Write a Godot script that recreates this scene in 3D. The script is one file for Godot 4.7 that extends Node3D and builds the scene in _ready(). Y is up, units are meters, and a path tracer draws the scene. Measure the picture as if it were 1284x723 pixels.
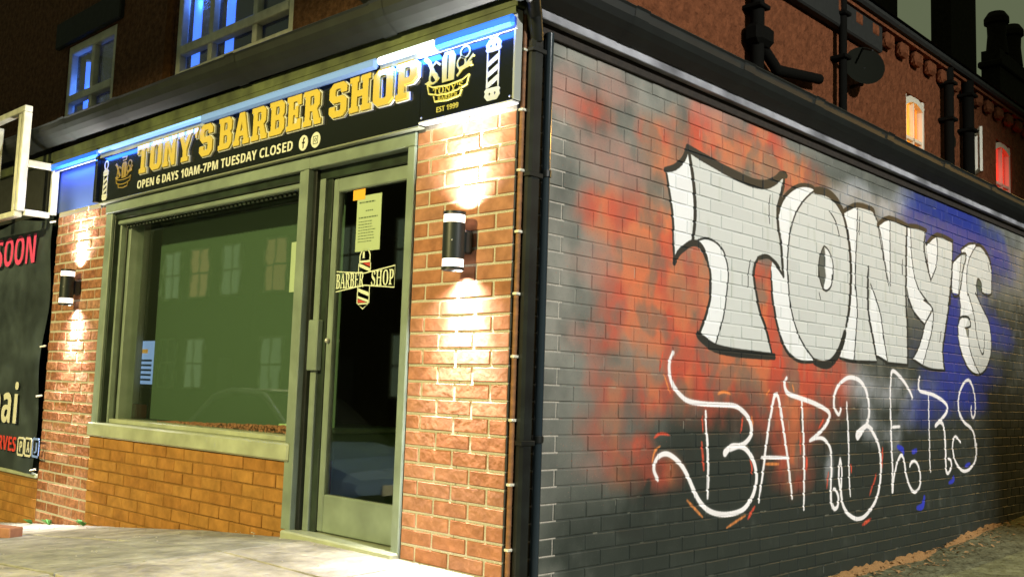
extends Node3D
# A corner barber shop at night: street front along -x, painted side wall along -z, metres.

const LETTER_FILL := [
	[5335,2062,5519,2134,5725,2166,5865,2153,6006,2083,6075,1989,6064,1761,5830,1751,5833,1814,5789,1859,5719,1851,5692,1787,5724,1705,5673,1734,5842,1614,5998,1502,6044,1318,6002,1192,5872,1088,5696,1043,5512,1075,5384,1153,5291,1253,5248,1391,5299,1494,5319,1595,5275,1709,5280,1665,5349,1813,5388,1985],
	[5155,1934,5350,2028,5465,2030,5378,1888,5290,1689,5132,1686],
	[4250,2105,4426,2125,4608,2122,4586,2024,4605,2016,4825,2118,5161,2111,5137,1862,5082,1597,5102,1728,5050,1550,4984,1374,4919,1200,4959,1055,4710,1052,4513,1072,4319,1117,4462,1231,4562,1390,4385,1453,4266,1550,4229,1643,4226,1524],
	[3181,2047,3279,2091,3400,2130,3618,2134,3735,2044,3732,2047,3916,2117,4237,2108,4238,1871,4231,1071,3878,1067,3794,1079,3699,1119,3869,1073,3714,1111,3690,1068,3329,1057,3127,1070,3190,1191,3244,1318,3298,1515,3310,1662,3299,1727,3267,1869,3213,1978],
	[2314,1918,2357,1996,2463,2076,2592,2130,2725,2143,2783,2130,2882,2142,2983,2135,3086,2104,3171,2050,3235,1933,3278,1802,3292,1677,3292,1660,3288,1543,3266,1406,3222,1288,3180,1190,3107,1092,3005,1032,2905,1014,2788,1028,2600,1024,2473,1053,2384,1110,2313,1208,2260,1333,2233,1459,2227,1544,2239,1638,2272,1781],
	[1128,1956,1214,1986,1289,2044,1329,2120,1447,2084,1563,2069,1682,2054,1859,2039,2006,2035,2159,2052,2276,2103,2326,2147,2398,2160,2368,2088,2328,2000,2299,1924,2310,1814,2341,1728,2374,1531,2283,1587,2204,1622,2145,1625,2070,1601,2033,1558,2024,1499,2044,1424,2093,1303,2171,1192,2240,1060,2022,1040,1807,1043,1619,1057,1455,1119,1517,1212,1564,1315,1570,1406,1560,1477,1526,1537,1427,1600,1379,1603,1318,1568,1257,1533,1221,1479,1211,1581,1199,1710,1166,1836]]
const LETTER_FACE := [
	[0, [5335,2062,5519,2134,5725,2160,5549,2028,5469,1874,5486,1707,5503,1707,5598,1558,5299,1494,5319,1595,5275,1709,5280,1665,5349,1813,5388,1985]],
	[0, [5299,1494,5496,1508,5410,1419,5489,1347,5519,1254,5648,1116,5741,1053,5696,1043,5512,1075,5384,1153,5291,1253,5248,1391]],
	[1, [5155,1934,5350,2026,5281,1694,5132,1686]],
	[2, [4250,2105,4304,2107,4314,1934,4364,1756,4471,1636,4637,1563,4497,1593,4722,1523,4562,1390,4385,1453,4266,1550,4229,1643,4226,1524]],
	[2, [4721,1501,4719,1389,4629,1240,4513,1074,4319,1117,4462,1231,4562,1390]],
	[2, [4605,2016,4825,2116,4836,1966,4789,1846,4687,1746,4616,1883]],
	[3, [3181,2047,3279,2091,3400,2128,3388,1934,3360,1613,3386,1475,3385,1328,3351,1123,3329,1059,3127,1070,3190,1191,3244,1318,3298,1515,3310,1662,3299,1727,3267,1869,3213,1978]],
	[3, [3601,1599,3753,1426,3822,1228,3874,1076,3714,1111,3633,1247,3570,1391]],
	[3, [3737,2039,3928,2114,3934,1627,3874,1745,3814,1821]],
	[4, [2314,1918,2357,1996,2463,2076,2592,2130,2725,2143,2783,2128,2668,2064,2556,1974,2483,1873,2439,1760,2423,1625,2429,1517,2432,1540,2452,1393,2507,1265,2580,1173,2693,1090,2778,1036,2600,1024,2473,1053,2384,1110,2313,1208,2260,1333,2233,1459,2227,1544,2239,1638,2272,1781]],
	[4, [2919,1767,2963,1763,3014,1712,3035,1639,3029,1579,3024,1603,3004,1535,2944,1496,2894,1507,2927,1565,2933,1621,2927,1665]],
	[5, [1128,1956,1214,1986,1289,2044,1330,2106,1377,1980,1405,1831,1405,1723,1387,1613,1318,1568,1257,1533,1221,1479,1211,1581,1199,1710,1166,1836]],
	[5, [1526,1537,1427,1600,1411,1616,1507,1647,1606,1642,1675,1613,1710,1577,1746,1507,1739,1395,1700,1226,1623,1061,1455,1119,1517,1212,1564,1315,1570,1406,1560,1477]]]
const LETTER_GAP := [
	[2903,1783,2917,1720,2919,1645,2931,1569,2931,1602,2904,1516,2884,1509,2844,1565,2834,1610,2828,1580,2834,1673,2863,1741],
	[4605,1988,4616,1883,4687,1746,4649,1831,4623,1917],
	[5719,1849,5789,1856,5826,1813,5823,1757,5750,1756,5703,1786],
	[5420,1416,5499,1425,5490,1371,5456,1345,5438,1380]]
const LETTER_LINE := [
	[5, 55, [1330,2111,1447,2093,1563,2079,1682,2064,1859,2048,2006,2040,2159,2057,2276,2105,2336,2146,2398,2157]],
	[5, 35, [1128,1956,1214,1986,1289,2044,1329,2120]],
	[5, 30, [1330,2115,1377,1980,1405,1831,1405,1723,1387,1613]],
	[5, 20, [1128,1956,1166,1836,1199,1710,1211,1581,1221,1479]],
	[5, 35, [1221,1479,1257,1533,1318,1573,1379,1603,1443,1607,1492,1581,1526,1537]],
	[5, 22, [1526,1537,1560,1477,1570,1406,1564,1315,1517,1212,1455,1119]],
	[5, 50, [1455,1119,1504,1095,1619,1057,1807,1043,2022,1040,2270,1040]],
	[5, 24, [2240,1060,2171,1192,2093,1303,2044,1424,2024,1499,2036,1559,2070,1601]],
	[5, 22, [2069,1606,2145,1627,2203,1625,2283,1592,2374,1531]],
	[5, 30, [2377,2146,2368,2088,2328,2000,2299,1924,2310,1814,2341,1728,2374,1531]],
	[5, 12, [1395,1609,1507,1647,1606,1642,1675,1613,1710,1577,1746,1507,1739,1395,1700,1226,1622,1070]],
	[5, 8, [2208,2000,2196,1918,2205,1829]],
	[5, 8, [1986,1582,1963,1512,1961,1426]],
	[5, 16, [2088,1602,2184,1623,2283,1602,2343,1558]],
	[4, 25, [2314,1910,2357,1996,2463,2076,2592,2128,2725,2143,2783,2130]],
	[4, 55, [2783,2126,2882,2139,2983,2135,3086,2104,3171,2050]],
	[4, 35, [3171,2050,3235,1933,3278,1802,3292,1677,3288,1543,3266,1406,3222,1288]],
	[4, 55, [3201,1239,3169,1180,3096,1092,2995,1032,2895,1016,2778,1032]],
	[4, 22, [2778,1030,2600,1024,2473,1053,2384,1110,2313,1208,2260,1333,2233,1459,2227,1544]],
	[4, 14, [2783,2128,2668,2064,2556,1974,2483,1873,2439,1760,2423,1625,2429,1517,2432,1540,2452,1393,2507,1265,2580,1173,2693,1090,2778,1045]],
	[4, 13, [2903,1783,2963,1763,3014,1712,3035,1639,3029,1579,3024,1603,3004,1535,2944,1496,2884,1509,2844,1565,2834,1610,2828,1580,2834,1673,2863,1741,2903,1783]],
	[4, 12, [2983,2021,3066,1967,3118,1878]],
	[4, 8, [2835,1472,2854,1433]],
	[3, 35, [3181,2051,3279,2094,3400,2130,3618,2137,3664,2117]],
	[3, 14, [3400,2125,3388,1934,3360,1613,3386,1475,3385,1328,3351,1123,3329,1060]],
	[3, 20, [3127,1070,3329,1057,3690,1068]],
	[3, 30, [3572,1718,3558,1639,3557,1539,3570,1391,3633,1247,3697,1096]],
	[3, 14, [3601,1604,3753,1426,3822,1228,3881,1076]],
	[3, 14, [3653,2129,3735,2039,3794,1928,3876,1670]],
	[3, 35, [3720,2040,3916,2117,4237,2108]],
	[3, 12, [3933,2107,3934,1627]],
	[3, 14, [3727,2036,3814,1821,3910,1624]],
	[3, 30, [4237,2108,4219,1869,4213,1523,4236,1325,4231,1071]],
	[3, 22, [3714,1106,3869,1073,3878,1067,4231,1068]],
	[3, 10, [3433,2050,3421,1929]],
	[3, 10, [4148,1839,4146,1733]],
	[2, 35, [4250,2107,4426,2125,4608,2122]],
	[2, 25, [4594,2120,4562,1988,4602,1881,4687,1743]],
	[2, 14, [4687,1743,4789,1846,4836,1966,4825,2113]],
	[2, 35, [4605,2016,4825,2118,5161,2111]],
	[2, 30, [5161,2111,5137,1862,5082,1597,5102,1728,5050,1550,4984,1374,4919,1200,4959,1055]],
	[2, 22, [4959,1055,4710,1052,4513,1072,4319,1117]],
	[2, 18, [4319,1117,4462,1231,4562,1388]],
	[2, 20, [4562,1390,4385,1453,4266,1550,4229,1643]],
	[2, 14, [4304,2107,4314,1934,4364,1756,4471,1636,4637,1563,4553,1575,4722,1523,4719,1389,4629,1240,4514,1077]],
	[2, 16, [4562,1390,4722,1518]],
	[2, 10, [4893,1356,4861,1276]],
	[1, 20, [5155,1934,5350,2028,5465,2030,5378,1888,5290,1689,5132,1686,5155,1934]],
	[1, 10, [5350,2022,5274,1700]],
	[0, 20, [5335,2062,5519,2134,5690,2162]],
	[0, 35, [5690,2146,5830,2155,6006,2083,6075,1989]],
	[0, 18, [6075,1989,6064,1761,5830,1751,5826,1813,5775,1857,5719,1851,5692,1787,5724,1705,5673,1734,5842,1614]],
	[0, 14, [5725,2154,5549,2028,5469,1874,5486,1707,5503,1707,5631,1537,5692,1359,5808,1226,5862,1271,5868,1394]],
	[0, 20, [5842,1614,5998,1502,6044,1318,6002,1192,5872,1088,5696,1043,5512,1075,5384,1153,5291,1253,5248,1391,5299,1494,5496,1514,5543,1446,5420,1420]],
	[0, 14, [5492,1425,5489,1347,5519,1254,5648,1116,5748,1054]],
	[0, 16, [5335,2062,5388,1985,5349,1813,5280,1665,5275,1709,5319,1595,5299,1494]],
	[0, 10, [5985,2017,6018,1958]]]
const SCRIPT_LINE := [
	[30, [1222,1013,1190,953,1202,886,1244,829,1350,772,1493,754,1681,750,1837,744,1939,707,2002,653,2012,589,1942,537,1842,518,1744,499,1740,483,1802,523,1922,516,2005,472,2057,407,2071,321,2030,238,1929,171,1770,155,1618,175,1506,227,1433,300,1360,391,1289,451,1203,492,1137,494,1089,467,1074,420,1108,369]],
	[22, [1535,714,1553,564,1568,403,1564,254]],
	[26, [2102,203,2142,361,2195,577,2259,775,2290,815,2326,787,2397,574,2454,372,2493,202]],
	[22, [2132,454,2453,443]],
	[30, [2416,919,2394,878,2440,827,2583,802,2780,770,2960,724,2976,676,2882,605,2721,543]],
	[26, [2715,540,2811,555,2900,549,2973,507,3005,447,3007,347,3001,239,3001,164,3029,117,3057,104,3094,121,3104,175,3066,223,3038,229]],
	[24, [2607,803,2633,572,2644,342,2641,126]],
	[30, [3132,419,3113,352,3119,275,3138,224,3151,173,3179,112,3256,56,3374,18,3495,27,3620,85,3706,160,3750,275,3752,411,3709,512,3625,585,3615,604,3535,629,3457,610,3380,577,3391,549,3468,596,3535,643,3570,711,3559,799,3515,876,3437,927,3327,948,3220,940,3116,895,3054,829,3044,764,3075,723,3116,704,3147,742]],
	[20, [3132,419,3151,359,3151,257,3141,190]],
	[20, [3230,785,3241,691,3251,597,3261,466,3261,316,3282,172]],
	[28, [3937,988,3949,1009,3986,1015,4074,987,4175,938,4265,878,4317,826]],
	[26, [3944,1003,3922,850,3932,648,3941,424,3952,346,3950,166,3976,265,4039,373,4103,417,4153,380,4189,276,4265,181,4343,144,4424,173,4452,245,4414,331,4348,369,4282,356,4255,331]],
	[22, [3956,618,4081,622]],
	[30, [4455,989,4427,934,4453,887,4576,873,4717,860,4891,824,4994,781,4993,736,4887,680,4754,625,4828,652,4901,635,4943,558,4954,424,4952,368,4964,280,5008,256,5070,298,5057,354,5012,367]],
	[20, [4627,864,4627,647,4635,407,4646,280]],
	[28, [5532,781,5530,716,5572,687,5621,740,5618,847,5572,941,5490,992,5392,977,5293,911,5242,818,5270,715,5380,646,5525,599,5605,516,5633,382,5637,467,5615,350,5496,278,5334,261,5194,317,5119,398,5107,488,5170,538,5278,491]]]
const ACCENT_LINE := [
	[0, 12, [1132,1012,1109,917]],
	[1, 14, [1148,896,1201,806]],
	[0, 14, [1504,687,1513,603]],
	[0, 20, [1921,680,1899,600]],
	[1, 14, [2015,688,2028,648,2008,599]],
	[1, 20, [1657,808,1715,821,1789,810]],
	[0, 18, [1071,579,1125,599,1201,591]],
	[1, 16, [1121,537,1073,506,1056,457]],
	[0, 24, [1500,549,1525,405]],
	[1, 20, [1373,253,1517,158]],
	[1, 20, [1760,84,1954,136]],
	[0, 25, [1985,118,2055,178]],
	[0, 18, [2003,441,2023,404,2020,364]],
	[1, 22, [2171,415,2330,410]],
	[0, 30, [2677,435,2677,365]],
	[0, 18, [2964,337,2945,239]],
	[0, 22, [3293,376,3293,325]],
	[0, 24, [3681,300,3577,160]],
	[0, 28, [3464,-27,3587,2]],
	[0, 30, [3788,474,3775,346]],
	[0, 20, [2905,672,2837,618]],
	[0, 20, [2593,559,2594,463]],
	[1, 15, [2491,879,2515,840]],
	[1, 15, [2215,842,2182,813]],
	[2, 50, [4041,480,4129,457,4146,426]],
	[2, 45, [4309,433,4389,447]],
	[2, 45, [5021,180,5113,196,5120,224]],
	[2, 60, [4381,28,4488,34,4525,100]],
	[2, 40, [5383,299,5481,313]],
	[3, 50, [1034,366,1014,312,1037,264,1128,250]],
	[3, 70, [1372,544,1393,477,1388,425]],
	[3, 60, [789,141,981,118]],
	[3, 50, [2608,710,2623,595]]]
const SPRAY_AND_SHADE := [
	[1.665, 0.182, 1.056, 0.551, 0, 1],
	[2.557, 0.077, 1.221, 0.568, 0, 1],
	[3.690, 0.159, 1.447, 0.593, 0, 1],
	[5.180, 0.205, 1.581, 0.562, 0, 1],
	[6.399, 0.854, 1.079, 0.353, 0, 1],  # shade at the far wall end, painted as dark patches from here
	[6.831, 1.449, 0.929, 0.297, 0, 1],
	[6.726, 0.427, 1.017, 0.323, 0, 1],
	[6.828, -0.150, 1.027, 0.321, 0, 1],  # last dark patch painted for the shaded wall end
	[4.836, -0.142, 0.973, 0.359, 0, 1],
	[3.437, -0.193, 0.856, 0.363, 0, 1],
	[2.180, -0.122, 0.731, 0.359, 0, 1],
	[1.152, 0.018, 0.554, 0.314, 0, 0.9],
	[0.703, -0.014, 0.363, 0.220, 0, 0.75],
	[2.081, 0.515, 0.629, 0.317, 0, 0.9],
	[3.202, 0.493, 0.703, 0.310, 0, 0.9],
	[4.388, 0.530, 0.901, 0.351, 0, 0.8],
	[0.463, 0.188, 0.281, 0.178, 0, 0.5],
	[2.645, 2.096, 0.369, 0.178, 0, 0.45],
	[3.451, 2.092, 0.632, 0.278, 0, 0.55],
	[4.419, 2.027, 0.769, 0.306, 0, 0.6],
	[1.350, 0.528, 0.332, 0.185, 0, 0.9],
	[5.799, 2.002, 0.590, 0.208, 0, 0.4],
	[1.654, 0.695, 0.362, 0.194, 0, 0.7],
	[4.106, 0.991, 0.857, 0.346, 0, 0.6],
	[5.212, 1.156, 1.062, 0.386, 0, 0.6],
	[0.352, 2.181, 0.159, 0.105, 4, 0.7],
	[0.531, 2.127, 0.144, 0.093, 2, 0.8],
	[0.680, 2.273, 0.138, 0.088, 4, 0.6],
	[1.017, 2.121, 0.138, 0.083, 2, 0.8],
	[1.127, 1.988, 0.200, 0.117, 3, 0.8],
	[0.629, 1.952, 0.184, 0.117, 4, 0.7],
	[0.609, 1.668, 0.171, 0.108, 2, 0.85],
	[0.822, 1.890, 0.162, 0.100, 4, 0.6],
	[0.896, 1.680, 0.225, 0.136, 3, 0.85],
	[1.105, 1.566, 0.267, 0.157, 3, 0.9],
	[1.040, 1.395, 0.234, 0.138, 3, 0.8],
	[0.807, 1.409, 0.205, 0.125, 2, 0.6],
	[0.559, 1.401, 0.143, 0.091, 4, 0.45],
	[1.115, 1.210, 0.237, 0.138, 3, 0.85],
	[0.769, 1.210, 0.177, 0.108, 2, 0.7],
	[1.276, 1.085, 0.277, 0.158, 3, 0.85],
	[0.651, 1.048, 0.158, 0.099, 2, 0.7],
	[0.473, 1.063, 0.103, 0.066, 4, 0.45],
	[1.569, 0.908, 0.316, 0.172, 2, 0.85],
	[1.382, 2.168, 0.231, 0.131, 3, 0.85],
	[1.563, 2.228, 0.242, 0.135, 2, 0.95],
	[1.875, 2.223, 0.228, 0.122, 3, 0.75],
	[2.100, 2.196, 0.240, 0.125, 3, 0.85],
	[2.145, 2.341, 0.188, 0.097, 2, 0.85],
	[2.418, 2.183, 0.240, 0.119, 3, 0.85],
	[1.616, 2.385, 0.262, 0.145, 4, 0.5],
	[2.698, 2.182, 0.235, 0.113, 3, 0.6],
	[1.328, 1.340, 0.148, 0.085, 1, 0.75],
	[0.941, 1.505, 0.107, 0.064, 1, 0.6],
	[1.264, 1.022, 0.116, 0.066, 1, 0.4],
	[1.668, 1.887, 0.413, 0.225, 3, 0.7],
	[1.477, 1.506, 0.468, 0.260, 3, 0.7],
	[1.644, 1.128, 0.405, 0.219, 2, 0.8],
	[1.897, 0.973, 0.327, 0.170, 3, 0.85],
	[2.400, 1.079, 0.333, 0.164, 2, 0.95],
	[2.550, 0.931, 0.324, 0.156, 2, 0.85],
	[3.031, 0.956, 0.316, 0.144, 2, 0.8],
	[2.160, 1.254, 0.315, 0.159, 2, 0.95],
	[2.204, 1.494, 0.206, 0.105, 2, 0.9],
	[0.732, 0.843, 0.174, 0.106, 2, 0.7],
	[1.006, 0.771, 0.215, 0.126, 2, 0.85],
	[0.934, 0.536, 0.118, 0.069, 2, 0.95],
	[0.797, 0.444, 0.175, 0.106, 2, 0.5],
	[0.566, 0.463, 0.128, 0.080, 4, 0.35],
	[0.667, 0.616, 0.181, 0.112, 2, 0.5],
	[1.154, 0.413, 0.139, 0.079, 2, 0.7],
	[2.473, 0.602, 0.355, 0.172, 2, 0.75],
	[2.555, 0.362, 0.240, 0.114, 2, 0.6],
	[2.168, 0.733, 0.293, 0.148, 2, 0.75],
	[2.975, 0.791, 0.312, 0.143, 2, 0.6],
	[1.418, 0.777, 0.226, 0.126, 2, 0.6],
	[2.552, 0.746, 0.242, 0.116, 3, 0.6],
	[3.444, 0.905, 0.247, 0.107, 5, 0.7],
	[3.855, 0.860, 0.242, 0.101, 5, 0.6],
	[3.088, 2.106, 0.233, 0.107, 5, 0.6],
	[3.401, 2.213, 0.175, 0.078, 5, 0.6],
	[3.872, 2.175, 0.276, 0.117, 5, 0.7],
	[4.156, 2.279, 0.204, 0.085, 5, 0.75],
	[4.656, 2.152, 0.224, 0.088, 5, 0.5],
	[2.975, 0.347, 0.066, 0.090, 5, 0.75],
	[3.694, 0.593, 0.181, 0.077, 5, 0.45],
	[4.275, 0.792, 0.146, 0.140, 5, 0.6],
	[4.672, 0.888, 0.221, 0.085, 5, 0.55],
	[4.077, 0.945, 0.169, 0.069, 5, 0.6],
	[3.987, 0.563, 0.097, 0.113, 5, 0.5],
	[3.542, 0.702, 0.113, 0.108, 5, 0.5],
	[2.774, 2.004, 0.130, 0.062, 5, 0.4],
	[4.988, 2.264, 0.720, 0.273, 6, 1],
	[5.520, 2.193, 0.639, 0.231, 6, 1],
	[6.002, 2.096, 0.611, 0.212, 6, 0.95],
	[4.707, 2.279, 0.292, 0.114, 6, 0.6],
	[5.127, 1.203, 0.589, 0.217, 6, 1],
	[5.312, 1.486, 0.539, 0.197, 6, 1],
	[5.207, 0.996, 0.525, 0.192, 6, 1],
	[4.974, 1.779, 0.679, 0.256, 6, 0.8],
	[5.876, 1.050, 0.354, 0.122, 6, 0.7],
	[4.702, 0.798, 0.382, 0.146, 6, 0.7],
	[5.597, 0.809, 0.299, 0.106, 6, 1],
	[6.174, 1.409, 0.374, 0.127, 6, 0.85],
	[4.543, 0.694, 0.247, 0.096, 6, 0.5],
	[4.894, 1.898, 0.334, 0.127, 6, 0.8]]

var mats := {}
var used := {}
var noises := {}
var glass: StandardMaterial3D

# ---------------------------------------------------------------- mesh builder
class MB:
	var v := PackedVector3Array()
	var n := PackedVector3Array()
	var uv := PackedVector2Array()
	var col := PackedColorArray()
	var tint := Color(1, 1, 1)

	func vert(p: Vector3, nn: Vector3, t: Vector2) -> void:
		v.append(p); n.append(nn); uv.append(t); col.append(tint)

	# one flat triangle that faces along h
	func tri(a: Vector3, b: Vector3, c: Vector3, h: Vector3, ta := Vector2.ZERO, tb := Vector2.ZERO, tc := Vector2.ZERO) -> void:
		var k := (c - a).cross(b - a)
		if k.length_squared() < 1e-16:
			return
		var nn := k.normalized()
		if nn.dot(h) < 0.0:
			nn = -nn
			vert(a, nn, ta); vert(c, nn, tc); vert(b, nn, tb)
		else:
			vert(a, nn, ta); vert(b, nn, tb); vert(c, nn, tc)

	func quad(a: Vector3, b: Vector3, c: Vector3, d: Vector3, h: Vector3, ts := []) -> void:
		if ts.is_empty():
			tri(a, b, c, h); tri(a, c, d, h)
		else:
			tri(a, b, c, h, ts[0], ts[1], ts[2]); tri(a, c, d, h, ts[0], ts[2], ts[3])

	# smooth triangle with its own normals
	func stri(a: Vector3, b: Vector3, c: Vector3, na: Vector3, nb: Vector3, nc: Vector3) -> void:
		var k := (c - a).cross(b - a)
		if k.length_squared() < 1e-18:
			return
		if k.dot(na + nb + nc) < 0.0:
			vert(a, na, Vector2.ZERO); vert(c, nc, Vector2.ZERO); vert(b, nb, Vector2.ZERO)
		else:
			vert(a, na, Vector2.ZERO); vert(b, nb, Vector2.ZERO); vert(c, nc, Vector2.ZERO)

	func box(lo: Vector3, hi: Vector3, bev := 0.0, xf := Transform3D()) -> MB:
		var c := (lo + hi) * 0.5
		var s := (hi - lo) * 0.5
		var e := minf(bev, minf(s.x, minf(s.y, s.z)) * 0.9)
		var ax := [Vector3(1, 0, 0), Vector3(0, 1, 0), Vector3(0, 0, 1)]
		var ctr := xf * c
		for i in 3:
			var j: int = (i + 1) % 3
			var k: int = (i + 2) % 3
			for sg in [-1.0, 1.0]:
				var o: Vector3 = c + ax[i] * s[i] * sg
				var du: Vector3 = ax[j] * (s[j] - e)
				var dv: Vector3 = ax[k] * (s[k] - e)
				quad(xf * (o - du - dv), xf * (o + du - dv), xf * (o + du + dv), xf * (o - du + dv), xf.basis * (ax[i] * sg))
			if e > 0.0:
				for sj in [-1.0, 1.0]:
					for sk in [-1.0, 1.0]:
						var d1: Vector3 = ax[j] * s[j] * sj + ax[k] * (s[k] - e) * sk
						var d2: Vector3 = ax[j] * (s[j] - e) * sj + ax[k] * s[k] * sk
						var al: Vector3 = ax[i] * (s[i] - e)
						quad(xf * (c + d1 - al), xf * (c + d1 + al), xf * (c + d2 + al), xf * (c + d2 - al), xf.basis * (d1 + d2))
		if e > 0.0:
			for sx in [-1.0, 1.0]:
				for sy in [-1.0, 1.0]:
					for sz in [-1.0, 1.0]:
						var q := Vector3(s.x * sx, s.y * sy, s.z * sz)
						tri(xf * (c + q - Vector3(0, e * sy, e * sz)), xf * (c + q - Vector3(e * sx, 0, e * sz)), xf * (c + q - Vector3(e * sx, e * sy, 0)), xf.basis * q)
		return self

	func frame_of(d: Vector3) -> Basis:
		var y := d.normalized()
		var x := y.cross(Vector3(0, 0, 1) if absf(y.z) < 0.9 else Vector3(1, 0, 0)).normalized()
		return Basis(x, y, x.cross(y))

	func cyl(a: Vector3, b: Vector3, ra: float, rb: float, seg := 16, cap := true) -> MB:
		var m := frame_of(b - a)
		for i in seg:
			var t0 := TAU * i / seg
			var t1 := TAU * (i + 1) / seg
			var d0 := m.x * cos(t0) + m.z * sin(t0)
			var d1 := m.x * cos(t1) + m.z * sin(t1)
			stri(a + d0 * ra, a + d1 * ra, b + d1 * rb, d0, d1, d1)
			stri(a + d0 * ra, b + d1 * rb, b + d0 * rb, d0, d1, d0)
			if cap:
				tri(a, a + d0 * ra, a + d1 * ra, a - b)
				tri(b, b + d0 * rb, b + d1 * rb, b - a)
		return self

	# a round bar that follows points
	func tube(pts: Array, r: float, seg := 10) -> MB:
		for i in pts.size() - 1:
			cyl(pts[i], pts[i + 1], r, r, seg, i == 0 or i == pts.size() - 2)
			if i > 0:
				ball(pts[i], r * 1.001, 8)
		return self

	func ball(c: Vector3, r: float, seg := 10, flat := Vector3.ONE) -> MB:
		for i in seg:
			for j in seg:
				var q := []
				for o in [[0, 0], [1, 0], [1, 1], [0, 1]]:
					var u: float = TAU * (i + o[0]) / seg
					var w: float = PI * (j + o[1]) / seg
					q.append(Vector3(sin(w) * cos(u), cos(w), sin(w) * sin(u)))
				var p := []
				for k in q:
					p.append(c + Vector3(k.x * flat.x, k.y * flat.y, k.z * flat.z) * r)
				stri(p[0], p[1], p[2], q[0], q[1], q[2])
				stri(p[0], p[2], p[3], q[0], q[2], q[3])
		return self

	# profile of [radius, height] turned round an upright axis
	func lathe(at: Vector3, prof: Array, seg := 20) -> MB:
		for k in prof.size() - 1:
			var r0: float = prof[k][0]
			var y0: float = prof[k][1]
			var r1: float = prof[k + 1][0]
			var y1: float = prof[k + 1][1]
			for i in seg:
				var t0 := TAU * i / seg
				var t1 := TAU * (i + 1) / seg
				var d0 := Vector3(cos(t0), 0, sin(t0))
				var d1 := Vector3(cos(t1), 0, sin(t1))
				var sl := Vector2(y1 - y0, r0 - r1).normalized()
				var n0 := d0 * sl.x + Vector3(0, sl.y, 0)
				var n1 := d1 * sl.x + Vector3(0, sl.y, 0)
				stri(at + d0 * r0 + Vector3(0, y0, 0), at + d1 * r0 + Vector3(0, y0, 0), at + d1 * r1 + Vector3(0, y1, 0), n0, n1, n1)
				stri(at + d0 * r0 + Vector3(0, y0, 0), at + d1 * r1 + Vector3(0, y1, 0), at + d0 * r1 + Vector3(0, y1, 0), n0, n1, n0)
		return self

	# plate of an outline (with holes) between depths z0 and z1 of the frame xf
	func plate(outer: PackedVector2Array, holes: Array, z0: float, z1: float, xf := Transform3D()) -> MB:
		var pieces: Array = [outer]
		var big := 1000.0
		for h in holes:
			var mid := 0.0
			for q in h:
				mid += q.y / h.size()
			var next := []
			for pc in pieces:
				for half in [PackedVector2Array([Vector2(-big, mid), Vector2(big, mid), Vector2(big, big), Vector2(-big, big)]), PackedVector2Array([Vector2(-big, -big), Vector2(big, -big), Vector2(big, mid), Vector2(-big, mid)])]:
					for part in Geometry2D.intersect_polygons(pc, half):
						next.append_array(Geometry2D.clip_polygons(part, h))
			pieces = next
		for pc in pieces:
			var ix := Geometry2D.triangulate_polygon(pc)
			for i in range(0, ix.size(), 3):
				for z in [z0, z1]:
					tri(xf * Vector3(pc[ix[i]].x, pc[ix[i]].y, z), xf * Vector3(pc[ix[i + 1]].x, pc[ix[i + 1]].y, z), xf * Vector3(pc[ix[i + 2]].x, pc[ix[i + 2]].y, z), xf.basis.z * (1.0 if z == z1 else -1.0))
		var rings := [outer]
		rings.append_array(holes)
		for ri in rings.size():
			var r: PackedVector2Array = rings[ri]
			var cw := Geometry2D.is_polygon_clockwise(r)
			for i in r.size():
				var a := r[i]
				var b := r[(i + 1) % r.size()]
				var o := Vector2(b.y - a.y, a.x - b.x)
				if cw:
					o = -o
				if ri > 0:
					o = -o
				quad(xf * Vector3(a.x, a.y, z0), xf * Vector3(b.x, b.y, z0), xf * Vector3(b.x, b.y, z1), xf * Vector3(a.x, a.y, z1), xf.basis * Vector3(o.x, o.y, 0))
		return self

	# mitred flat band along points
	func band(pts: Array, w: float, z0: float, z1: float, xf := Transform3D(), closed := false) -> MB:
		var L := []
		var R := []
		var c := pts.size()
		for i in c:
			var a: Vector2 = pts[(i - 1 + c) % c] if closed or i > 0 else pts[i]
			var b: Vector2 = pts[(i + 1) % c] if closed or i < c - 1 else pts[i]
			var d := (b - a).normalized()
			var s := Vector2(-d.y, d.x) * w * 0.5
			L.append(pts[i] + s); R.append(pts[i] - s)
		for i in (c if closed else c - 1):
			var j: int = (i + 1) % c
			var f := func(q: Vector2, z: float) -> Vector3: return xf * Vector3(q.x, q.y, z)
			quad(f.call(L[i], z1), f.call(R[i], z1), f.call(R[j], z1), f.call(L[j], z1), xf.basis.z)
			quad(f.call(L[i], z0), f.call(L[j], z0), f.call(L[j], z1), f.call(L[i], z1), xf.basis * Vector3(L[i].x - R[i].x, L[i].y - R[i].y, 0))
			quad(f.call(R[i], z0), f.call(R[j], z0), f.call(R[j], z1), f.call(R[i], z1), xf.basis * Vector3(R[i].x - L[i].x, R[i].y - L[i].y, 0))
		return self

	# a profile of (a, b) swept along one axis: at(t, a, b) gives the point
	func sweep(prof: Array, p0: Callable, p1: Callable, closed := false) -> MB:
		var c := prof.size()
		var mid := Vector2.ZERO
		for q in prof:
			mid += q / c
		for i in (c if closed else c - 1):
			var a: Vector2 = prof[i]
			var b: Vector2 = prof[(i + 1) % c]
			var o := Vector2(b.y - a.y, a.x - b.x)
			if o.dot((a + b) * 0.5 - mid) < 0.0:
				o = -o
			var h: Vector3 = p0.call(mid + o) - p0.call(mid)
			quad(p0.call(a), p0.call(b), p1.call(b), p1.call(a), h)
		return self

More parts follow.
